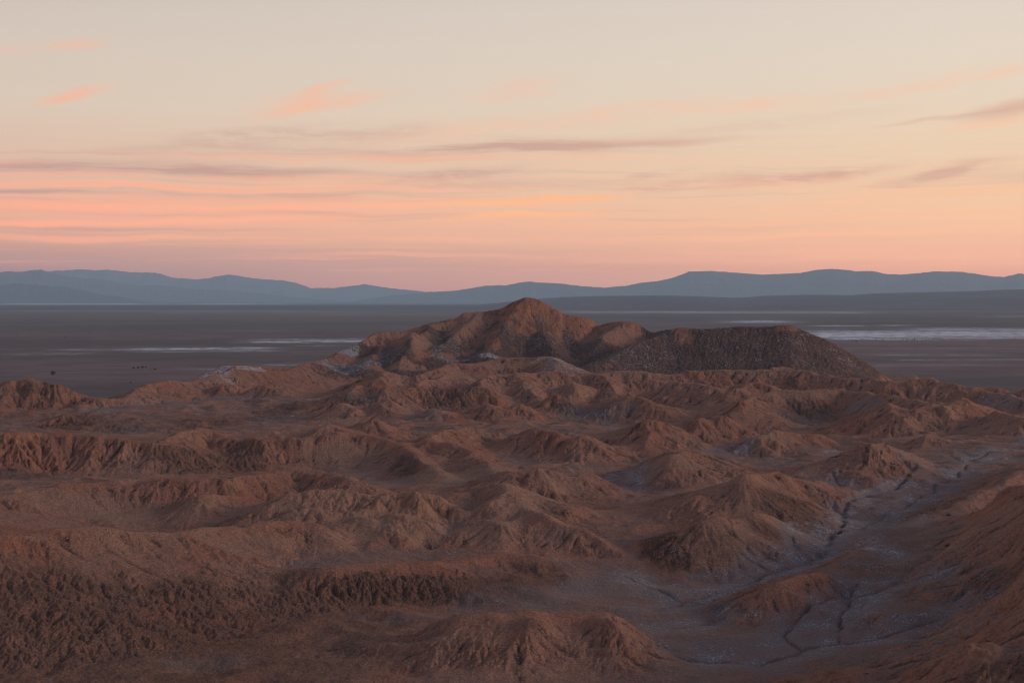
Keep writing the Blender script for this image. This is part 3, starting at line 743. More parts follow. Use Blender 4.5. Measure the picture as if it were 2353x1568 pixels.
SMOOTH = [  # wind-smoothed slopes without gullies
    (5, 1200, 1200, 500, 100, .6), (6, 100, 1480, 300, 60, .6),
    (4, 300, 620, 500, 40, .6), (4, 900, 600, 450, 45, .7), (5, 350, 520, 180, 90, .9), (5, 700, 520, 200, 90, .9), (5, 1180, 540, 180, 90, .9), (5, 1550, 580, 200, 80, .85), (4, 1950, 380, 150, 60, .8), (5, 100, 640, 200, 80, .8),
    (3, 60, 1380, 200, 50, .8), (2, 2200, 1450, 200, 50, .8), (3, 500, 1090, 100, 60, .7), (3, 700, 1220, 150, 30, .7), (2, 900, 780, 300, 30, .7), (2, 1700, 850, 200, 60, .6), (6, 1900, 600, 300, 120, .7), (6, 300, 560, 260, 130, .75), (6, 600, 480, 200, 90, .7), (6, 500, 260, 250, 90, .8), (6, 2200, 450, 200, 120, .6),
    (4, 600, 400, 700, 90, 1), (4, 200, 480, 300, 60, .7), (4, 1500, 440, 400, 60, .5), (4, 1500, 620, 400, 70, .8), (4, 1900, 640, 300, 60, .8), (5, 600, 240, 600, 40, 1), (5, 1400, 300, 250, 80, .8), (5, 1600, 260, 250, 60, .8),
    (5, 350, 560, 120, 80, .6), (5, 700, 540, 150, 70, .6), (5, 1200, 560, 120, 70, .6), (5, 1550, 590, 150, 70, .5), (2, 200, 1320, 300, 80, .9), (2, 1000, 430, 120, 50, .9), (2, 700, 560, 60, 80, .6),
    (2, 2000, 520, 130, 60, .9), (3, 1100, 940, 500, 40, 1), (6, 600, 230, 300, 50, .8), (6, 1000, 600, 300, 150, .8), (6, 400, 1330, 400, 90, .8), (6, 1300, 500, 200, 60, .9), (6, 2000, 560, 250, 70, .7),
    (6, 1500, 1130, 120, 60, .7), (6, 750, 960, 250, 60, .5), (5, 1900, 950, 350, 90, .8), (4, 1400, 1460, 400, 60, .9), (2, 1200, 740, 300, 30, .8), (2, 1280, 1370, 160, 60, .7)]
FILM = [  # grey salty silt laid by the floods
    (6, 950, 640, 260, 130, .95), (6, 800, 770, 250, 70, .9), (6, 1350, 560, 330, 80, .85), (6, 1100, 430, 120, 50, .8), (6, 1600, 400, 200, 36, .7), (6, 1720, 150, 180, 90, .7), (6, 2150, 80, 200, 60, .7), (6, 250, 850, 200, 60, .6),
    (6, 100, 950, 260, 90, .7), (6, 1000, 1170, 250, 110, .9), (6, 1170, 1010, 120, 60, .8), (6, 1450, 720, 180, 60, .7), (6, 350, 1340, 450, 90, .8), (6, 1500, 1260, 200, 50, .7), (6, 1700, 1130, 180, 80, .55), (6, 1950, 1190, 200, 60, .6),
    (6, 250, 1180, 200, 60, .7), (6, 1550, 860, 300, 70, .5), (6, 2130, 860, 120, 70, .5),
    (5, 1900, 900, 420, 90, .8), (5, 1300, 1010, 500, 80, .7), (5, 500, 1130, 450, 40, .6), (5, 2200, 1120, 200, 60, .7), (3, 900, 1130, 250, 50, .7), (3, 1300, 1030, 150, 25, .8), (3, 400, 1290, 200, 35, .85), (2, 1950, 1160, 150, 30, .7), (2, 2050, 1470, 200, 70, .85),
    (3, 1100, 1340, 120, 70, .75), (3, 850, 1400, 220, 30, .6), (3, 2200, 960, 220, 60, .8), (3, 1950, 1350, 260, 80, .5), (1, 1850, 1120, 250, 60, .65), (1, 700, 1045, 300, 20, .75), (1, 1100, 1000, 300, 16, .75), (1, 1550, 955, 300, 16, .75),
    (2, 300, 960, 200, 40, .55), (2, 700, 1060, 180, 30, .75), (2, 1800, 1070, 300, 40, .7), (1, 200, 1480, 350, 40, .5), (1, 800, 1195, 300, 20, .6), (4, 1400, 1450, 400, 70, .55), (4, 1900, 760, 500, 20, .5), (2, 1700, 750, 260, 36, .7), (2, 950, 690, 220, 22, .5)]
FLUTED = [
    (1, 200, 1330, 350, 90, 1), (1, 700, 1330, 300, 90, .8), (1, 400, 930, 250, 60, .6), (1, 400, 1120, 260, 50, .8), (1, 900, 1080, 500, 50, .8), (3, 1450, 1350, 200, 60, .8), (2, 700, 900, 400, 60, .4)]
BARE = [  # clean orange slopes of the salt hill
    (2, 400, 560, 130, 50, 1), (2, 560, 520, 160, 36, 1), (2, 680, 600, 75, 85, 1), (2, 1000, 430, 180, 55, 1), (2, 850, 480, 110, 35, 1), (2, 1250, 375, 70, 60, .9), (2, 1150, 560, 60, 70, .8), (2, 1370, 300, 90, 26, 1),
    (2, 1560, 370, 80, 30, 1), (2, 1750, 430, 140, 36, .9), (2, 2020, 500, 150, 85, 1), (2, 850, 670, 60, 25, .8), (2, 560, 690, 25, 30, .9), (2, 480, 745, 200, 22, .9), (2, 1000, 650, 50, 20, .8), (2, 640, 740, 90, 26, 1),
    (2, 200, 700, 220, 30, 1), (3, 60, 490, 70, 16, .9), (3, 780, 480, 90, 18, .9)]
CAPS = [  # pale crumbling cap rock on crests
    (5, 300, 320, 200, 50, 1), (5, 600, 320, 200, 45, 1), (5, 780, 350, 120, 50, 1), (5, 1250, 340, 120, 60, 1), (5, 1120, 400, 100, 30, .7), (4, 2150, 320, 180, 50, .9), (4, 1350, 340, 120, 30, .9), (4, 1560, 290, 60, 30, .9),
    (4, 1980, 190, 90, 30, .8), (5, 250, 480, 60, 10, .7), (6, 2060, 1320, 130, 50, 1), (6, 1250, 1480, 90, 40, .8), (6, 1720, 1450, 60, 30, .7), (6, 860, 1540, 40, 30, .8), (3, 1470, 990, 40, 30, .9), (3, 1810, 1030, 80, 30, .8),
    (3, 1950, 990, 70, 30, .7), (3, 650, 1205, 110, 20, .8), (2, 1540, 350, 90, 30, .8), (2, 950, 380, 40, 14, .8), (3, 1600, 1120, 60, 25, .7), (2, 800, 1190, 120, 40, .7), (5, 1740, 235, 60, 12, .8), (5, 1580, 280, 60, 16, .7), (2, 870, 1300, 90, 40, .6),
    (1, 1850, 1210, 100, 14, .9), (1, 1250, 1210, 80, 20, .8), (1, 1150, 910, 100, 20, .9), (3, 110, 1320, 120, 20, .6), (2, 1480, 790, 60, 12, .6)]

def relief(x, y):
    """full height and ground fields at world points"""
    wx = x + 1.2 * fbm(x / 9, y / 9, 2, 21)
    wy = y + 1.2 * fbm(x / 9, y / 9, 2, 27)
    b = samp(base, wx, wy)
    sb = samp(smooth_b, x, y)
    g0x, g0y = samp(dzx, x, y), samp(dzy, x, y)
    slope = np.hypot(g0x, g0y)
    rng = np.hypot(x, y)
    gravel = patches(x, y, GRAVEL, 0.5, 5)
    salt = patches(x, y, SALT, 0.8, 9)
    smo = patches(x, y, SMOOTH, 0.4, 13)
    bare = patches(x, y, BARE, 0.5, 15)
    flute = patches(x, y, FLUTED, 0.4, 29)
    onhill = sstep(rng, 1960, 2060) * sstep(b, 30, 42) * sstep(x, -330, -230)
    gravel = np.maximum(gravel, onhill) * (1 - 0.92 * bare * sstep(rng, 1900, 2000))
    film0 = patches(x, y, FILM, 0.6, 19)
    nearl = (1 - sstep(x + 12 * fbm(x / 30, y / 30, 3, 33), -80, 0)) * sstep(rng, 480, 500) * (1 - sstep(rng + 14 * fbm(x / 25, y / 25, 3, 31), 655, 700))
    gravel = np.maximum(gravel, 0.72 * nearl)
    salt = salt * (1 - 0.8 * bare * sstep(rng, 1900, 2000))
    caps = patches(x, y, CAPS, 0.6, 17)
    keep = sstep(b, -2.0, 5.0)                              # fades where the badlands sink under the plain
    amp = (1 - 0.7 * smo) * (1 + 1.1 * flute) * (1 - 0.45 * onhill) * keep
    inv = 1 / np.maximum(slope, 1e-4)
    strength = np.maximum(sstep(slope, 0.03, 0.36), 0.75 * nearl)
    gx_, gy_ = g0x.copy(), g0y.copy()
    h = np.zeros(x.shape, f32)
    groove = np.zeros(x.shape, f32)
    cell, a = 28.0, 1.15
    # crowded little cones and cross ridges of the middle distance
    mids = sstep(rng, 620, 760) * (1 - nearl) * (1 - sstep(rng, 1820, 2000)) * (1 - smo)
    cone = fbm(x / 58 + 0.3 * perlin(x / 40, y / 40, 5), y / 46, 3, 151, 0.5, ridged=True)
    h += mids * keep * (4.0 - 1.2 * sstep(-rng, -1000, -800)) * (cone - 0.1) * (1 - 0.45 * np.clip(film0, 0, 1))
    for o in range(5):
        if o == 4:
            a *= 0.8
        m = np.maximum(np.hypot(gx_, gy_), 1e-4)
        k = np.minimum(1.0, m / 0.25) / m
        gh, dx_, dy_ = gullies(x + 3 * o, y, gx_ * k, gy_ * k, cell, 40 + o)
        v = np.clip(0.5 + 0.5 * gh, 1e-4, 1)
        gs = 2 * v ** 0.6 - 1 if o else 1 - 2 * (1 - v) ** 0.7
        h += a * amp * strength * (gs - 0.25) * ((1 - 0.72 * gravel) * (1 - 0.6 * smo) if o < 2 else (1 + 0.9 * gravel * (1 - onhill)))
        if o >= 1:
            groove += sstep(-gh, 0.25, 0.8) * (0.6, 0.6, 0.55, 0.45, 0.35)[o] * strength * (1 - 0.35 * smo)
        f = a * 5.5 / cell * amp * strength
        gx_ = gx_ + dx_ * f
        gy_ = gy_ + dy_ * f
        cell *= 0.5
        a *= 0.72
    # hard bands and crumbling cap rock
    crag = fbm(x / 7, y / 7, 4, 77, 0.6, ridged=True)
    rough = np.clip(caps + 0.12 * (1 - smo), 0, 1)
    h += rough * keep * (crag * 1.1)
    # rubble
    rub = fbm(x / 5.5, y / 5.5, 4, 91, 0.75)
    h += gravel * keep * rub * 1.4 * np.clip(rng / 1200, 0.6, 1.5)
    # runnels cut in the rubble, drawn out downhill
    c_, s_ = g0x * inv, g0y * inv
    h += (0.6 * fbm(x / 24, y / 24, 3, 61) + 0.32 * fbm(x / 5.0, y / 5.0, 4, 65, 0.65)) * keep
    # stepped ledges in the harder slopes
    z = b + h
    st = 3.2 + 0.8 * fbm(x / 90, y / 90, 2, 101)
    ph = z / st + 0.8 * fbm(x / 45, y / 45, 3, 103)
    led = np.sin(ph * 2 * np.pi)
    ledm = sstep(fbm(x / 70, y / 70, 3, 107), 0.05, 0.35) * (1 - smo) * sstep(slope, 0.12, 0.4)
    z = z + 0.42 * led * ledm * keep
    # cut stream beds
    bed = np.zeros(x.shape, f32)
    apron = np.zeros(x.shape, f32)
    for wl, wd, dp in ((WASH1, 1.4, 1.3), (WASH2, 1.9, 1.9), (WASH3, 1.0, 1.1), (WASH4, 0.9, 1.1), (WASH5, 1.0, 1.0), (WASH6, 1.1, 1.1), (WASH7, 0.9, .8), (WASH8, 0.8, .8), (WASH9, 0.8, .8), (WASH10, 0.7, .7), (WASH11, 0.7, .7), (WASH12, 0.9, .8)):
        pts = [at_z(6, *p) for p in wl]
        best = np.full(x.shape, 1e9, f32)
        bx = x + 4.0 * fbm(x / 26, y / 26, 3, 203) + 1.2 * fbm(x / 6, y / 6, 2, 207)
        by = y + 4.0 * fbm(x / 26, y / 26, 3, 205)
        for p, q in zip(pts[:-1], pts[1:]):
            ux, uy = q[0] - p[0], q[1] - p[1]
            t = np.clip(((bx - p[0]) * ux + (by - p[1]) * uy) / (ux * ux + uy * uy), 0, 1)
            best = np.minimum(best, (bx - p[0] - t * ux) ** 2 + (by - p[1] - t * uy) ** 2)
        g = np.exp(-best / (wd * wd))
        g = g * np.clip(0.75 + 0.9 * fbm(x / 14, y / 14, 2, 211), 0.15, 1.2)
        z = z - dp * g
        bed = np.maximum(bed, g)
        apron = np.maximum(apron, 1 - sstep(np.sqrt(best) * (1 + 0.5 * fbm(x / 22, y / 22, 3, 213)), 5.0, 26.0))
    lowl = (1 - sstep(z - samp(floor_s, x, y), 0.3, 5.0)) * (1 - 0.8 * np.clip(gravel * 1.3, 0, 1)) * (1 - 0.9 * nearl)
    apron = apron * (1 - sstep(z - samp(floor_s, x, y), 3.0, 9.0))
    salt = np.where(rng < 1900, salt * np.where(x > 40, 0.75, 0.45), salt)
    film = np.maximum(apron * 0.8, film0 * (0.75 + 0.5 * fbm(x / 18, y / 18, 3, 23)))
    film = np.clip(np.maximum(film, np.minimum(salt, 1) * 0.25), 0, 1)
    salt = np.maximum(salt, 0.55 * apron)
    return z, gravel, salt, film, smo, caps, np.clip(groove, 0, 1), bed, lowl

# ------------------------------------------------------------------ mesh helpers
def grid_mesh(name, X, Y, Z, attrs=None, mat=None, keep_face=None, smooth=True):
    nr, nc = X.shape
    idx = np.arange(nr * nc).reshape(nr, nc)
    q = np.stack([idx[:-1, :-1], idx[:-1, 1:], idx[1:, 1:], idx[1:, :-1]], -1).reshape(-1, 4)
    if keep_face is not None:
        q = q[keep_face.reshape(-1)]
        used = np.unique(q)
        remap = np.full(nr * nc, -1, np.int64)
        remap[used] = np.arange(len(used))
        q = remap[q]
    else:
        used = np.arange(nr * nc)
    co = np.stack([X, Y, Z], -1).reshape(-1, 3)[used].astype(f32)
    me = bpy.data.meshes.new(name)
    me.vertices.add(len(co))
    me.vertices.foreach_set("co", co.ravel())
    me.loops.add(q.size)
    me.loops.foreach_set("vertex_index", q.ravel().astype(np.int32))
    me.polygons.add(len(q))
    me.polygons.foreach_set("loop_start", np.arange(0, q.size, 4, dtype=np.int32))
    me.polygons.foreach_set("loop_total", np.full(len(q), 4, np.int32))
    me.update(calc_edges=True)
    me.polygons.foreach_set("use_smooth", np.full(len(q), smooth, bool))
    for k, v in (attrs or {}).items():
        at = me.attributes.new(k, 'FLOAT', 'POINT')
        at.data.foreach_set("value", v.reshape(-1)[used].astype(f32))
    if mat:
        me.materials.append(mat)
    ob = bpy.data.objects.new(name, me)
    SC.collection.objects.link(ob)
    return ob

def setting(o, label=None, cat=None):
    o["kind"] = "structure"
    if label:
        o["label"] = label
        o["category"] = cat
    return o

# ------------------------------------------------------------------ materials
def new_mat(name, rough=0.95):
    m = bpy.data.materials.new(name)
    m.use_nodes = True
    nt = NT(m.node_tree)
    bs = nt.n['Principled BSDF']
    bs.inputs['Roughness'].default_value = rough
    bs.inputs['Specular IOR Level'].default_value = 0.12
    return m, nt, bs

def ground_mat(name, earth=True):
    m, nt, bs = new_mat(name)
    geo = nt.n.new('ShaderNodeNewGeometry')
    P = geo.outputs['Position']
    sepP = nt.n.new('ShaderNodeSeparateXYZ')
    nt.l.new(P, sepP.inputs[0])
    n_big = nt.noise(P, 0.012, 4, 0.6)
    n_mid = nt.noise(P, 0.07, 5, 0.62)
    n_fine = nt.mix(nt.ramp(nt.math('MULTIPLY', sepP.outputs[1], 0.001), 0.9, 1.9), nt.noise(P, 0.8, 4, 0.75), nt.noise(P, 0.33, 4, 0.75))
    n_spk = nt.mix(nt.ramp(nt.math('MULTIPLY', sepP.outputs[1], 0.001), 0.9, 1.9), nt.noise(P, 1.1, 2, 0.7), nt.noise(P, 0.50, 2, 0.7))
    n_str = nt.noise(nt.mapping(P, scale=(0.05, 0.05, 0.9)), 1.0, 4, 0.6)
    nz = nt.n.new('ShaderNodeSeparateXYZ')
    nt.l.new(geo.outputs['Normal'], nz.inputs[0])
    up = nz.outputs[2]
    red = (0.30, 0.124, 0.076)
    tan = (0.315, 0.162, 0.110)
    brown = (0.20, 0.112, 0.078)
    c = nt.mix(nt.ramp(n_big, 0.35, 0.65), red, tan)
    c = nt.mix(nt.math('MULTIPLY', nt.attr('smo'), 0.65), c, (0.315, 0.182, 0.122))
    c = nt.mix(nt.ramp(n_mid, 0.48, 0.75, 0, 0.55), c, brown)
    c = nt.mix(nt.ramp(n_str, 0.52, 0.7, 0, 0.35), c, (0.22, 0.088, 0.054))
    # dust settled on level ground is greyer than the bare slopes
    flat = nt.ramp(up, 0.88, 0.98)
    low = nt.ramp(nt.attr('low'), 0.1, 0.8)
    dust = nt.math('MULTIPLY', nt.math('MULTIPLY', flat, low), nt.ramp(n_mid, 0.3, 0.6, 0.55, 1.0))
    c = nt.mix(nt.math('MULTIPLY', dust, 0.75), c, (0.175, 0.115, 0.098))
    # rubble: brown stones with dark gaps and salt specks
    gr = nt.math('MAXIMUM', nt.attr('gravel'), nt.math('MULTIPLY', nt.attr('groove'), 0.9))
    grf = nt.math('MULTIPLY', nt.math('MULTIPLY', gr, 1.4, clamp=True), nt.ramp(nt.math('ADD', nt.math('MULTIPLY', gr, 0.35), nt.math('ADD', n_mid, nt.math('MULTIPLY', nt.math('SUBTRACT', n_spk, 0.5), 0.7))), 0.60, 0.78))
    farther = nt.ramp(nt.math('MULTIPLY', sepP.outputs[1], 0.001), 1.3, 2.0)
    stone = nt.mix(farther, nt.mix(nt.ramp(n_spk, 0.38, 0.62), (0.072, 0.043, 0.035), (0.190, 0.105, 0.076)), nt.mix(nt.ramp(n_spk, 0.38, 0.62), (0.060, 0.042, 0.040), (0.135, 0.091, 0.082)))
    c = nt.mix(nt.math('MULTIPLY', grf, nt.ramp(farther, 0.0, 1.0, 0.62, 0.92)), c, stone)
    # darker colour along the runnels
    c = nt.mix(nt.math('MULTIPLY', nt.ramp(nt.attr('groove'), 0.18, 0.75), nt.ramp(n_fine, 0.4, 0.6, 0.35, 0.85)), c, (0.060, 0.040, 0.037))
    c = nt.mix(nt.math('MULTIPLY', nt.attr('caps'), nt.ramp(n_fine, 0.4, 0.65)), c, (0.40, 0.215, 0.125))
    # salt crust
    sa = nt.attr('salt')
    thr = nt.math('SUBTRACT', nt.math('ADD', nt.math('MULTIPLY', n_spk, 1.25), nt.math('MULTIPLY', n_mid, 0.75)), 0.275)
    sm = nt.ramp(nt.math('ADD', thr, nt.math('ADD', nt.math('MULTIPLY', sa, 0.29), nt.math('MULTIPLY', gr, 0.05))), 0.98, 1.10)
    sm = nt.math('MULTIPLY', sm, nt.ramp(nt.math('ADD', sa, nt.math('MULTIPLY', gr, 0.08)), 0.02, 0.3))
    film = nt.math('MULTIPLY', nt.ramp(nt.attr('film'), 0.1, 0.95, 0, 0.68), nt.ramp(n_mid, 0.3, 0.55, 0.45, 1.0))
    c = nt.mix(film, c, nt.mix(nt.ramp(n_fine, 0.35, 0.65), (0.150, 0.130, 0.131), (0.270, 0.243, 0.246)))
    c = nt.mix(nt.math('MULTIPLY', sm, 0.75), c, (0.46, 0.45, 0.47))
    c = nt.mix(nt.math('MULTIPLY', nt.attr('bed'), 0.65), c, (0.075, 0.058, 0.055))
    c = nt.mix(nt.ramp(n_fine, 0.42, 0.66, 0.0, 0.45), c, (0.07, 0.045, 0.04))
    c = nt.mix(nt.ramp(n_fine, 0.48, 0.30, 0.0, 0.30), c, (0.38, 0.24, 0.18))
    nt.l.new(c, bs.inputs['Base Color'])
    bp = nt.n.new('ShaderNodeBump')
    bp.inputs['Strength'].default_value = 1.0
    bp.inputs['Distance'].default_value = 1.7
    hh = nt.math('ADD', nt.math('MULTIPLY', nt.noise(P, 1.1, 5, 0.7), nt.math('ADD', nt.math('MULTIPLY', gr, 0.9), 0.45)), nt.math('MULTIPLY', nt.noise(P, 0.35, 3, 0.6), 0.7))
    nt.l.new(hh, bp.inputs['Height'])
    nt.l.new(bp.outputs[0], bs.inputs['Normal'])
    return m

mat_ground = ground_mat("red_earth")

# ------------------------------------------------------------------ terrain (badlands) and the salt hill
NC, NR = 1750, 1500
aza = np.linspace(R(-27), R(27), NC)
dist_rows = 260.0 * (2720.0 / 260.0) ** np.linspace(0, 1, NR)
A, D = np.meshgrid(aza, dist_rows)
X = (np.sin(A) * D).astype(f32)
Y = (np.cos(A) * D).astype(f32)
Zt = np.empty(X.shape, f32)
fields = {k: np.empty(X.shape, f32) for k in ('gravel', 'salt', 'film', 'smo', 'caps', 'groove', 'bed', 'low')}
step = 250
for r0 in range(0, NR, step):
    sl = slice(r0, min(NR, r0 + step))
    res = relief(X[sl], Y[sl])
    Zt[sl] = res[0]
    for k, v in zip(('gravel', 'salt', 'film', 'smo', 'caps', 'groove', 'bed', 'low'), res[1:]):
        fields[k][sl] = v
# which faces belong to the salt hill beyond the badlands
foot = [at_z(2, 0, 810, 26), at_z(2, 230, 845, 24), at_z(2, 400, 800, 26), at_z(2, 760, 755, 30), at_z(2, 900, 712, 33), at_z(2, 1250, 684, 34), at_z(2, 1560, 702, 34), at_z(2, 1640, 748, 32),
        at_z(2, 2353, 800, 30), at_z(3, 600, 795, 29), at_z(3, 1000, 835, 24), at_z(3, 1500, 865, 20)]
fa = [math.atan2(p[0], p[1]) for p in foot]
fd = [math.hypot(p[0], p[1]) for p in foot]
lim = np.interp(A, fa, fd)
is_hill = (D > np.maximum(lim, 1930)) & (A > fa[0]) & (A < R(17.5))
fh = is_hill[:-1, :-1]
drop = Zt < -3.5
fdrop = drop[:-1, :-1] & drop[1:, 1:] & drop[:-1, 1:] & drop[1:, :-1]
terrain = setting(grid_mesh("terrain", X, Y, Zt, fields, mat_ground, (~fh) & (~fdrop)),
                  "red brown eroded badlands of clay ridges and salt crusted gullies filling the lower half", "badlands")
hill = setting(grid_mesh("hill", X, Y, Zt, fields, mat_ground, fh & (~fdrop)),
               "tall peaked hill strewn with dark salty rubble standing above the badlands", "hill")

# ------------------------------------------------------------------ the plain
def img_row_to_d(py, z=0.0):
    return (CAM_H - z) * FOC / (py - HORIZON)

rows = np.concatenate([np.linspace(960, 700, 420), np.linspace(699.5, 691.0, 60)])
dp = (CAM_H / ((rows - HORIZON) / FOC))
dp = np.concatenate([[1450.0], dp[dp > 1500], [260000.0]])
PA, PD = np.meshgrid(np.linspace(R(-30), R(30), 1100), dp)
PX, PY = np.sin(PA) * PD, np.cos(PA) * PD
colv = np.tan(PA) * FOC + PX_W / 2            # where the plain's survey marks lie
rowv = HORIZON + FOC * CAM_H / (np.cos(PA) * PD)
lx, ly = PX / 1000.0, PY / 1000.0
def bars(lst, seed, wob=1.5, break_amp=0.5, grow=1.35):
    s = np.zeros(PX.shape, f32)
    lg = np.log(PD)
    w1 = fbm(PX / 500, lg * 22, 3, seed)
    w2 = fbm(PX / 220 * (3000 / PD) ** 0.8, lg * 160, 5, seed + 3, 0.65)
    for x0, x1, y0, hh, st, tilt in lst:
        hh = hh * grow + 0.3
        yc = y0 + tilt * (colv - (x0 + x1) / 2) / 100 + wob * w1 * (hh / 4 + 0.5)
        g = np.exp(-((rowv - yc) / hh) ** 2)
        e = sstep(colv, x0 - 60, x0 + 60) * (1 - sstep(colv, x1 - 60, x1 + 60))
        s = np.maximum(s, st * g * e * (1 - break_amp + break_amp * sstep(w2, -0.3, 0.25)))
    return s
psalt = bars([
    (0, 330, 697.8, 0.5, 1.6, 0), (430, 640, 697.8, 0.4, 1.3, 0), (250, 560, 698.5, 0.3, .8, 0),
    (0, 700, 714, 1.5, .35, 0), (350, 900, 717, 2, .3, 0), (700, 1100, 721, 3, .22, 0),
    (550, 870, 784, 2.2, 1.0, -.8), (560, 860, 779, 1.2, .6, -.6), (690, 780, 793.5, .8, .7, -.7), (280, 620, 801, 2.6, 1.0, -.9), (300, 640, 806, 1.4, .6, -.6), (130, 300, 803, 1.6, .6, 0), (0, 220, 812, 2.2, .45, -.8), (500, 640, 799, .8, .9, -.6),
    (400, 540, 847, 2, .35, 0), (600, 740, 838, 2.0, .5, -.2), (480, 680, 760, 1.0, .2, 0),
    (1300, 2000, 717, 1.6, .75, .1), (1400, 1800, 716, 1.2, .5, 0), (2250, 2400, 727, 1.2, .5, 0), (1660, 1820, 739, 2.3, .9, .2), (1790, 1830, 737.5, 1, .6, 0),
    (1870, 1980, 748, 0.9, 1, 0), (2010, 2110, 747.5, 0.8, .8, -.4), (2080, 2500, 757, 2.8, .9, .2), (2120, 2230, 753, 1.2, .6, -.2),
    (1850, 2500, 768, 7.5, 1.3, -.3), (1880, 2350, 774, 5.0, 1.0, -.6), (2000, 2500, 770, 3.0, .7, -1.0), (1900, 2200, 776, 4.5, .7, -.7), (2200, 2500, 765.5, 3.5, .9, -.5),
    (1900, 2500, 800, 1.6, .25, 0), (2000, 2300, 815, 2.0, .35, 0), (2050, 2500, 826, 1.8, .4, -.3), (1990, 2300, 838, 2.4, .25, 0)], 301)
pdark = bars([
    (-200, 1100, 702, 5.0, .8, .1), (-200, 700, 709, 3.0, .7, 0), (0, 520, 741, 7, .3, 0), (250, 900, 749, 6, .3, 0), (-100, 800, 786, 7, .4, 0), (300, 900, 819, 6, .3, 0),
    (1800, 2500, 731, 6, .55, 0), (1850, 2400, 741, 6, .6, .1), (1300, 1700, 727, 5, .5, 0), (1870, 2150, 758.5, 3.0, .75, .2), (1900, 2100, 750, 2.0, .4, 0),
    (1950, 2200, 829, 4.0, .65, 0), (2050, 2350, 850, 4, .55, -1), (1950, 2500, 872, 9, .6, 0), (2150, 2400, 812, 2, .5, 0), (2100, 2400, 822, 1.2, .5, 0), (2200, 2400, 834, 1.4, .5, 0),
    (200, 1000, 900, 22, .45, 0), (1980, 2250, 795, 2.2, .35, 0), (2250, 2400, 885, 10, .5, 0)], 331, 2.0, 0.4)
ppink = bars([
    (-100, 1000, 725, 6, .5, 0), (-100, 900, 772, 7, .3, 0), (-100, 450, 835, 9, .6, 0), (300, 1000, 832, 6, .4, 0), (50, 500, 868, 10, .7, 0), (1900, 2500, 792, 8, .8, -.3),
    (1900, 2500, 808, 8, .8, 0), (1950, 2500, 838, 10, .8, 0), (1950, 2500, 860, 8, .6, 0), (0, 700, 857, 6, .4, 0), (2150, 2500, 845, 12, .6, 0)], 351, 2.0, 0.3)
mp, nt, bs = new_mat("plain_earth", 0.9)
P = nt.n.new('ShaderNodeNewGeometry').outputs['Position']
n1 = nt.noise(nt.mapping(P, scale=(0.0006, 0.0009, 1)), 1.0, 7, 0.62)
n2 = nt.noise(nt.mapping(P, scale=(0.006, 0.010, 1)), 1.0, 6, 0.65)
n3 = nt.noise(nt.mapping(P, scale=(0.05, 0.05, 1)), 1.0, 3, 0.6)
c = nt.mix(nt.ramp(n1, 0.42, 0.58), (0.096, 0.072, 0.074), (0.136, 0.098, 0.098))
c = nt.mix(nt.attr('pink'), c, (0.195, 0.112, 0.116))
c = nt.mix(nt.math('MULTIPLY', nt.attr('dark'), nt.ramp(n2, 0.3, 0.6, 0.6, 1.0)), c, (0.050, 0.043, 0.048))
c = nt.mix(nt.ramp(n2, 0.46, 0.60, 0, 0.6), c, (0.070, 0.056, 0.056))
c = nt.mix(nt.ramp(n3, 0.60, 0.74, 0, 0.5), c, (0.055, 0.052, 0.045))
n4 = nt.ramp(nt.noise(nt.mapping(P, scale=(0.022, 0.009, 1)), 1.0, 5, 0.7), 0.40, 0.58)
ps = nt.math('MULTIPLY', nt.attr('salt'), nt.math('ADD', 0.55, nt.math('MULTIPLY', n4, 0.6)))
c = nt.mix(nt.math('MULTIPLY', ps, nt.ramp(nt.math('ADD', n2, nt.math('MULTIPLY', ps, 0.35)), 0.5, 0.75, 0.3, 1.0)), c, (0.62, 0.62, 0.65))
nt.l.new(c, bs.inputs['Base Color'])
plain = setting(grid_mesh("ground", PX, PY, np.zeros(PX.shape), {'salt': psalt, 'dark': pdark, 'pink': ppink}, mp),
                "wide flat grey mauve desert plain with white salt streaks reaching the mountains", "plain")

# ------------------------------------------------------------------ far ranges
def rock_mat(name, c0, c1):
    m, nt, bs = new_mat(name)
    P = nt.n.new('ShaderNodeNewGeometry').outputs['Position']
    n = nt.noise(P, 0.0006, 6, 0.6)
    nt.l.new(nt.mix(nt.ramp(n, 0.35, 0.65), c0, c1), bs.inputs['Base Color'])
    return m
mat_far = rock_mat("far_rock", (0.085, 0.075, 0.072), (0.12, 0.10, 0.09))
mat_hazed = rock_mat("hazed_rock", (0.16, 0.15, 0.16), (0.19, 0.18, 0.19))  # farthest range: lightening by haze put into the rock colour
mat_unhazed = rock_mat("unhazed_rock", (0.03, 0.03, 0.032), (0.05, 0.045, 0.045))  # nearest left range: colour darkened to paint in the haze layering
mat_low = rock_mat("low_rock", (0.052, 0.036, 0.046), (0.080, 0.056, 0.066))

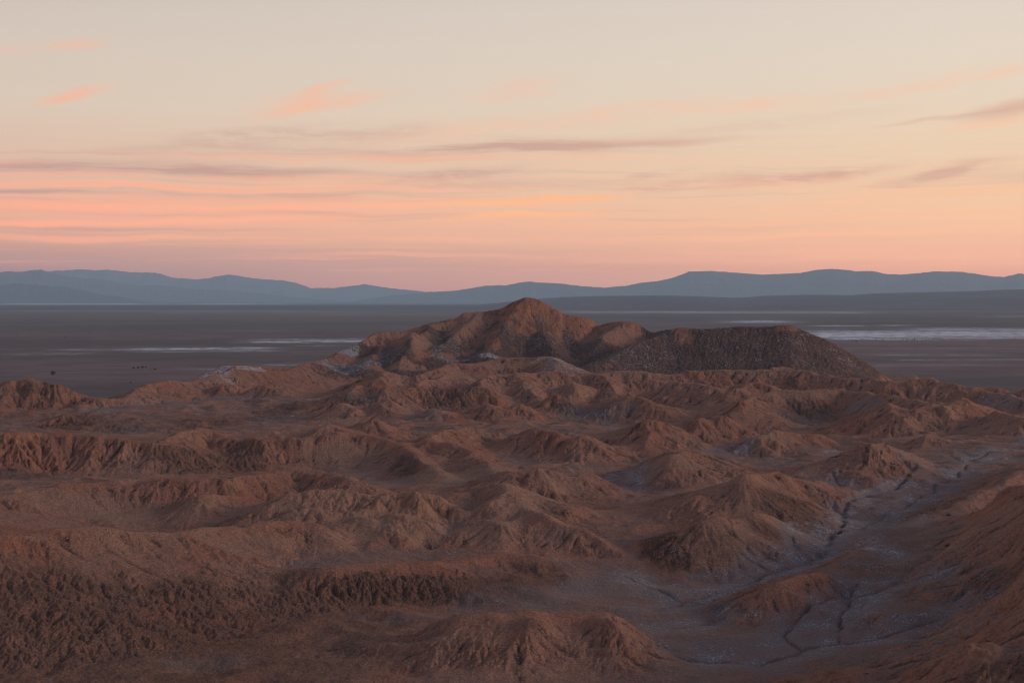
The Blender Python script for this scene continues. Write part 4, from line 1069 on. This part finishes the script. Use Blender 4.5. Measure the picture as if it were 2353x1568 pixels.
def mountain_range(name, crest, d, front, back, label, mat, seed, rough=0.05, base_z=-40, jag=50.0, nrow=70, xr=(-500, 2850)):
    xs = np.linspace(xr[0], xr[1], 1500)
    px = np.array([p[0] for p in crest], float)
    py = np.array([p[1] for p in crest], float)
    cy = np.interp(xs, px, py)
    azs = np.arctan((xs - PX_W / 2) / FOC)
    zc = CAM_H + (HORIZON - cy) / FOC * d * np.cos(azs)
    zc = zc + jag * fbm(xs / 26, xs * 0 + seed, 5, seed + 90, 0.6, ridged=True) * np.clip((zc - 150) / 400, 0, 1)
    t = np.concatenate([np.linspace(0, 1, nrow), 1 + np.linspace(0, 1, nrow // 2)[1:]])
    TT, AA = np.meshgrid(t, azs, indexing='ij')
    ZC = np.broadcast_to(zc, TT.shape)
    Dd = np.where(TT <= 1, d - front * (1 - TT), d + back * (TT - 1))
    XX, YY = np.sin(AA) * Dd, np.cos(AA) * Dd
    prof = np.where(TT <= 1, np.clip(TT, 0, 1) ** 1.35, np.clip(2 - TT, 0, 1) ** 1.1)
    rid = fbm(XX / (front * .35), YY / (front * .55), 6, seed, 0.55, ridged=True)
    fin = fbm(XX / (front * .08), YY / (front * .08), 4, seed + 50, 0.6, ridged=True)
    H = np.maximum(ZC - base_z, 0)
    env = prof * (1 - prof) * 4
    Z = base_z + H * (prof + 0.12 * env * (rid - 0.2)) + H * rough * fin * prof * (0.35 + 0.65 * env)
    o = setting(grid_mesh(name, XX, YY, Z, None, mat), label, "mountains" if d > 45000 else "hills")
    return o

mountain_range("mountains", [(-500, 640), (0, 640), (60, 630), (100, 625), (150, 622), (180, 620), (215, 622), (250, 621.5), (290, 625), (320, 627.5), (355, 627), (375, 632), (395, 639), (415, 640), (450, 643.5), (480, 640), (510, 633.5), (530, 632),
    (555, 636.5), (600, 642.5), (650, 645), (685, 652), (715, 663), (765, 662.5), (800, 658.5), (825, 656), (840, 653), (855, 657), (875, 660), (925, 666), (980, 671.5), (1050, 669), (1150, 680), (1300, 695), (2850, 700)],
    82000, 7000, 6000, "palest and farthest blue mountain range rising behind the left plain", mat_hazed, 11, 0.03)
mountain_range("mountains", [(-500, 620), (-200, 615), (0, 627.5), (20, 624.5), (50, 626), (75, 623), (95, 620), (107, 626), (150, 635), (200, 640), (250, 645), (310, 656), (340, 658), (365, 656), (450, 665), (520, 668), (575, 672), (650, 680), (750, 688), (850, 694), (2850, 700)],
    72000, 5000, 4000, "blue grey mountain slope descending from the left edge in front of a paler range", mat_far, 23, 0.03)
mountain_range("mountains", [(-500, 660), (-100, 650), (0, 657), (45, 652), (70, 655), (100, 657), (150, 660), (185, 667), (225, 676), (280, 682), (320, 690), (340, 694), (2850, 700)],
    60000, 3500, 4000, "lowest dark blue hills at the left edge of the horizon", mat_unhazed, 37, 0.03)
mountain_range("mountains", [(-500, 700), (800, 694), (860, 684), (907, 678), (960, 674), (1000, 671), (1044, 668.5), (1080, 663), (1113, 657), (1135, 656), (1165, 655.5), (1192, 650), (1219, 647), (1240, 650), (1285, 651.5), (1336, 658), (1388, 661), (1439, 657), (1473, 650), (1508, 647),
    (1543, 639.5), (1564, 632), (1581, 625), (1629, 623), (1681, 626.5), (1750, 631.6), (1791, 630), (1836, 627.5), (1870, 621.7), (1908, 618), (1939, 620.6), (1966, 624), (2000, 623), (2035, 630), (2069, 631.6),
    (2128, 626.5), (2148, 624), (2207, 625), (2248, 631), (2282, 636), (2306, 637), (2337, 629), (2352, 630), (2500, 622), (2850, 640)],
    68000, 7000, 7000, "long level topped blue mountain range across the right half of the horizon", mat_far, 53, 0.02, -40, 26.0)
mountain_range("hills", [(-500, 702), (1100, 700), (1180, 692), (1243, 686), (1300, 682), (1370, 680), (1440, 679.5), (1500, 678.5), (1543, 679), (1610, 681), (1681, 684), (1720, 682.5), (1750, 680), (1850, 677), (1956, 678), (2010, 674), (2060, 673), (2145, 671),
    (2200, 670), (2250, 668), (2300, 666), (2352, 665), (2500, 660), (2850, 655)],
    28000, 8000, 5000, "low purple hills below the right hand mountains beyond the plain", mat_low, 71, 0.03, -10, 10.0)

# ------------------------------------------------------------------ haze
hb = 110000.0
me = bpy.data.meshes.new("haze")
top = HAZE_TOP
vs = [(x, y, z) for z in (-60.0, top) for x, y in ((-hb, -20000), (hb, -20000), (hb, HAZE_FAR), (-hb, HAZE_FAR))]
me.from_pydata(vs, [], [(3, 2, 1, 0), (4, 5, 6, 7), (0, 1, 5, 4), (1, 2, 6, 5), (2, 3, 7, 6), (3, 0, 4, 7)])
mh = bpy.data.materials.new("haze_air")
mh.use_nodes = True
mh.node_tree.nodes.clear()
o_ = mh.node_tree.nodes.new('ShaderNodeOutputMaterial')
pv = mh.node_tree.nodes.new('ShaderNodeVolumePrincipled')
pv.inputs['Density'].default_value = HAZE_D
pv.inputs['Density Attribute'].default_value = ""
pv.inputs['Color'].default_value = (0.58, 0.80, 1.0, 1)
pv.inputs['Anisotropy'].default_value = 0.0
mh.node_tree.links.new(pv.outputs[0], o_.inputs['Volume'])
me.materials.append(mh)
haze = bpy.data.objects.new("haze", me)
haze["kind"] = "stuff"
SC.collection.objects.link(haze)

# ------------------------------------------------------------------ rocks and shrubs
import bmesh
col = SC.collection

def link_mesh(name, bm, mat, parent=None, smooth=False):
    me = bpy.data.meshes.new(name)
    bm.to_mesh(me)
    bm.free()
    me.materials.append(mat)
    for p in me.polygons:
        p.use_smooth = smooth
    o = bpy.data.objects.new(name, me)
    col.objects.link(o)
    o.parent = parent
    return o

def rock_bm(rnd, cuts=14):
    """angular block: a ball trimmed by random planes"""
    bm = bmesh.new()
    bmesh.ops.create_icosphere(bm, subdivisions=3, radius=1.0)
    planes = []
    for _ in range(cuts):
        n = Vector((rnd.gauss(0, 1), rnd.gauss(0, 1), rnd.gauss(0, 0.8))).normalized()
        planes.append((n, rnd.uniform(0.55, 0.85)))
    for v in bm.verts:
        for n, d in planes:
            k = v.co.dot(n) - d
            if k > 0:
                v.co -= n * k
        v.co += Vector((rnd.uniform(-1, 1), rnd.uniform(-1, 1), rnd.uniform(-1, 1))) * 0.03
        v.co.z *= 0.72
    return bm

mrk, nt, bs = new_mat("rock_crust")
P = nt.n.new('ShaderNodeNewGeometry').outputs['Position']
nt.l.new(nt.mix(nt.ramp(nt.noise(P, 1.3, 4, 0.6), 0.35, 0.65), (0.15, 0.075, 0.048), (0.30, 0.175, 0.115)), bs.inputs['Base Color'])
mrd, nt, bs = new_mat("rock_dark")
P = nt.n.new('ShaderNodeNewGeometry').outputs['Position']
nt.l.new(nt.mix(nt.ramp(nt.noise(P, 1.3, 4, 0.6), 0.35, 0.65), (0.045, 0.033, 0.030), (0.11, 0.07, 0.055)), bs.inputs['Base Color'])

rnd = random.Random(4)
rock_kinds = [link_mesh("boulder", rock_bm(rnd), mrk) for _ in range(4)]
dark_kind = link_mesh("boulder", rock_bm(rnd), mrd)
templates = rock_kinds + [dark_kind]

def ground_z(x, y):
    return float(relief(np.array([x], f32), np.array([y], f32))[0][0])

def set_rock(kind, c, cx, cy, size, label, group=None, jit=0.0):
    X0, Y0, d = hit(c, cx, cy)
    X0 += rnd.uniform(-jit, jit)
    Y0 += rnd.uniform(-jit, jit)
    o = kind.copy()
    col.objects.link(o)
    s_ = size
    o.scale = (s_ * rnd.uniform(0.8, 1.35), s_ * rnd.uniform(0.8, 1.2), s_ * rnd.uniform(0.7, 1.1))
    o.rotation_euler = (rnd.uniform(-0.3, 0.3), rnd.uniform(-0.3, 0.3), rnd.uniform(0, 6.28))
    o.location = (X0, Y0, ground_z(X0, Y0) + 0.22 * s_)
    o["label"] = label
    o["category"] = "boulder"
    if group:
        o["group"] = group
    return o

set_rock(dark_kind, 6, 1850, 455, 1.5, "dark boulder on the upper brown slope at the right, below the orange bump")
set_rock(dark_kind, 6, 1845, 655, 1.4, "dark boulder lower on the right slope above the salt streaked gully")
set_rock(dark_kind, 6, 1125, 560, 2.0, "dark rock lump beside the main stream bed where the grey wash narrows")
set_rock(rock_kinds[0], 2, 1592, 352, 5.5, "jagged outcrop on the central hill's right shoulder just below its peak")
set_rock(rock_kinds[1], 2, 945, 374, 5.0, "blunt outcrop where the left crest of the central hill steps up")
set_rock(rock_kinds[2], 3, 1455, 978, 3.2, "knob of pale rock crowning the sharp peak right of centre")
set_rock(rock_kinds[3], 2, 405, 786, 4.5, "crag at the left end of the pale ridge before the central hill")
set_rock(rock_kinds[0], 6, 2120, 1300, 1.8, "pale cap rock on the nearest ridge at the lower right corner")
GROUPS = [
    ("small pale boulders scattered on the bright crumbling ridge through the middle", "small pale boulder on the bright crumbling ridge crossing the middle of the badlands",
     [(5, 220, 300), (5, 300, 315), (5, 380, 330), (5, 460, 330), (5, 560, 310), (5, 640, 320), (5, 720, 335), (5, 800, 350), (5, 860, 380), (5, 520, 350), (5, 340, 350), (5, 1200, 340), (5, 1260, 330), (5, 1310, 350), (5, 1230, 300), (5, 1120, 410)], 0.75, 3.0),
    ("boulders on the long crest in front of the smooth left slope", "small boulder on the crest of the long near ridge at the left",
     [(4, 690, 540), (4, 1000, 600), (4, 1240, 610), (4, 1340, 560), (4, 1480, 580), (4, 1700, 545), (4, 1850, 560), (4, 420, 590), (4, 200, 600)], 0.7, 3.0),
    ("boulders on the nearest ridge at lower right", "small pale boulder on the nearest ridge along the lower right edge",
     [(6, 1250, 1475), (6, 1300, 1500), (6, 1700, 1440), (6, 1900, 1350), (6, 1980, 1330), (6, 2060, 1300), (6, 2180, 1320), (6, 870, 1530), (6, 1450, 1500)], 0.55, 1.5)]
for grp, lab, pts, size, jit in GROUPS:
    for c_, cx_, cy_ in pts:
        set_rock(rnd.choice(rock_kinds), c_, cx_, cy_, size * rnd.uniform(0.7, 1.4), lab, grp, jit)
for t_ in templates:
    bpy.data.objects.remove(t_, do_unlink=True)

# shrubs
mlf, nt, bs = new_mat("shrub_leaf", 0.8)
P = nt.n.new('ShaderNodeNewGeometry').outputs['Position']
nt.l.new(nt.mix(nt.ramp(nt.noise(P, 0.8, 3, 0.6), 0.35, 0.65), (0.050, 0.058, 0.048), (0.090, 0.092, 0.070)), bs.inputs['Base Color'])
mbk, nt, bs = new_mat("shrub_bark", 0.9)
bs.inputs['Base Color'].default_value = (0.07, 0.05, 0.038, 1)

def tube(bm, a, b, r0, r1, n=6):
    a, b = Vector(a), Vector(b)
    z = (b - a).normalized()
    x = z.orthogonal().normalized()
    y = z.cross(x)
    ra = [bm.verts.new(a + (x * math.cos(i * 2 * math.pi / n) + y * math.sin(i * 2 * math.pi / n)) * r0) for i in range(n)]
    rb = [bm.verts.new(b + (x * math.cos(i * 2 * math.pi / n) + y * math.sin(i * 2 * math.pi / n)) * r1) for i in range(n)]
    for i in range(n):
        bm.faces.new((ra[i], ra[(i + 1) % n], rb[(i + 1) % n], rb[i]))
    bm.faces.new(rb)

def make_shrub(name, label, cat, w, h, leaves, seed, group=None):
    r = random.Random(seed)
    root = bpy.data.objects.new(name, None)
    col.objects.link(root)
    root["label"], root["category"] = label, cat
    if group:
        root["group"] = group
    clumps = []
    for _ in range(9):
        a, q = r.uniform(0, 6.28), r.uniform(0.1, 0.36) * w
        clumps.append((Vector((math.cos(a) * q, math.sin(a) * q, h * r.uniform(0.35, 0.78))), r.uniform(0.16, 0.26) * w))
    clumps.append((Vector((0.06 * w, 0, 0.8 * h)), 0.2 * w))
    bt = bmesh.new()
    for p, _ in clumps[:6]:
        mid = p * 0.45 + Vector((0, 0, 0.08 * h))
        tube(bt, (0, 0, -0.1), mid, 0.03 * h, 0.02 * h)
        tube(bt, mid, p, 0.02 * h, 0.008 * h)
    link_mesh("trunk", bt, mbk, root)
    bc = bmesh.new()
    ls = 0.06 * w
    for _ in range(leaves):
        p, rad = r.choice(clumps)
        v = Vector((r.gauss(0, 1), r.gauss(0, 1), r.gauss(0, 0.8))).normalized() * rad * r.uniform(0.5, 1.05)
        q = p + v
        q.z = max(q.z, 0.05 * h)
        u = Vector((r.gauss(0, 1), r.gauss(0, 1), r.gauss(0, 1))).normalized() * ls
        t = u.orthogonal().normalized() * ls * 0.6
        bc.faces.new([bc.verts.new(q + k) for k in (-u, t, u, -t)])
    link_mesh("crown", bc, mlf, root)
    return root

def put(o, px, py, scale=1.0):
    x, y, _ = at_z(0, px, py, 0.0)
    o.location = (x, y, 0)
    o.scale = (scale,) * 3
    o.rotation_euler = (0, 0, rnd.uniform(0, 6.28))

tree = make_shrub("round_tree", "single dark rounded tree alone on the plain beyond the left badlands crest", "tree", 10.5, 9.0, 1500, 3)
put(tree, 121, 862)
for i, (px_, py_, w_, lab) in enumerate([
        (306, 846, 6.5, "low dark bush at the left end of the short row standing on the plain"),
        (318, 845, 7.5, "second dark bush from the left in the short row on the plain"),
        (327, 844.5, 9.0, "widest dark bush in the middle of the short row on the plain"),
        (335, 844.5, 6.0, "low dark bush at the right end of the short row on the plain")]):
    put(make_shrub("bush", lab, "bush", w_ * 0.85, 2.8, 500, 20 + i, "short row of bushes on the plain"), px_, py_)
proto = make_shrub("bush", "tiny dark bush on the near edge of the white salt flat at the right", "bush", 4.0, 2.6, 350, 41, "bushes along the near edge of the salt flat")

def copy_shrub(o, label=None, group=None):
    c = o.copy()
    col.objects.link(c)
    for ch in o.children:
        k = ch.copy()
        col.objects.link(k)
        k.parent = c
    if label:
        c["label"] = label
    if group:
        c["group"] = group
    return c

first = True
rs = random.Random(9)
for i in range(46):
    o = proto if first else copy_shrub(proto)
    first = False
    u = rs.random()
    put(o, 1945 + 240 * u ** 0.8, 779 + rs.gauss(2.5, 2.2) - 4 * u, rs.uniform(0.6, 1.35))
for px_, py_ in [(38, 770), (69, 768), (78, 768), (96, 767), (148, 774), (160, 765), (206, 765), (419, 770), (579, 748), (711, 748), (628, 754), (20, 769), (120, 771), (300, 880), (356, 849)]:
    o = copy_shrub(proto, "tiny dark bush far out on the open plain left of the central hill", "scattered bushes on the left plain")
    put(o, px_, py_, rs.uniform(0.9, 1.5))
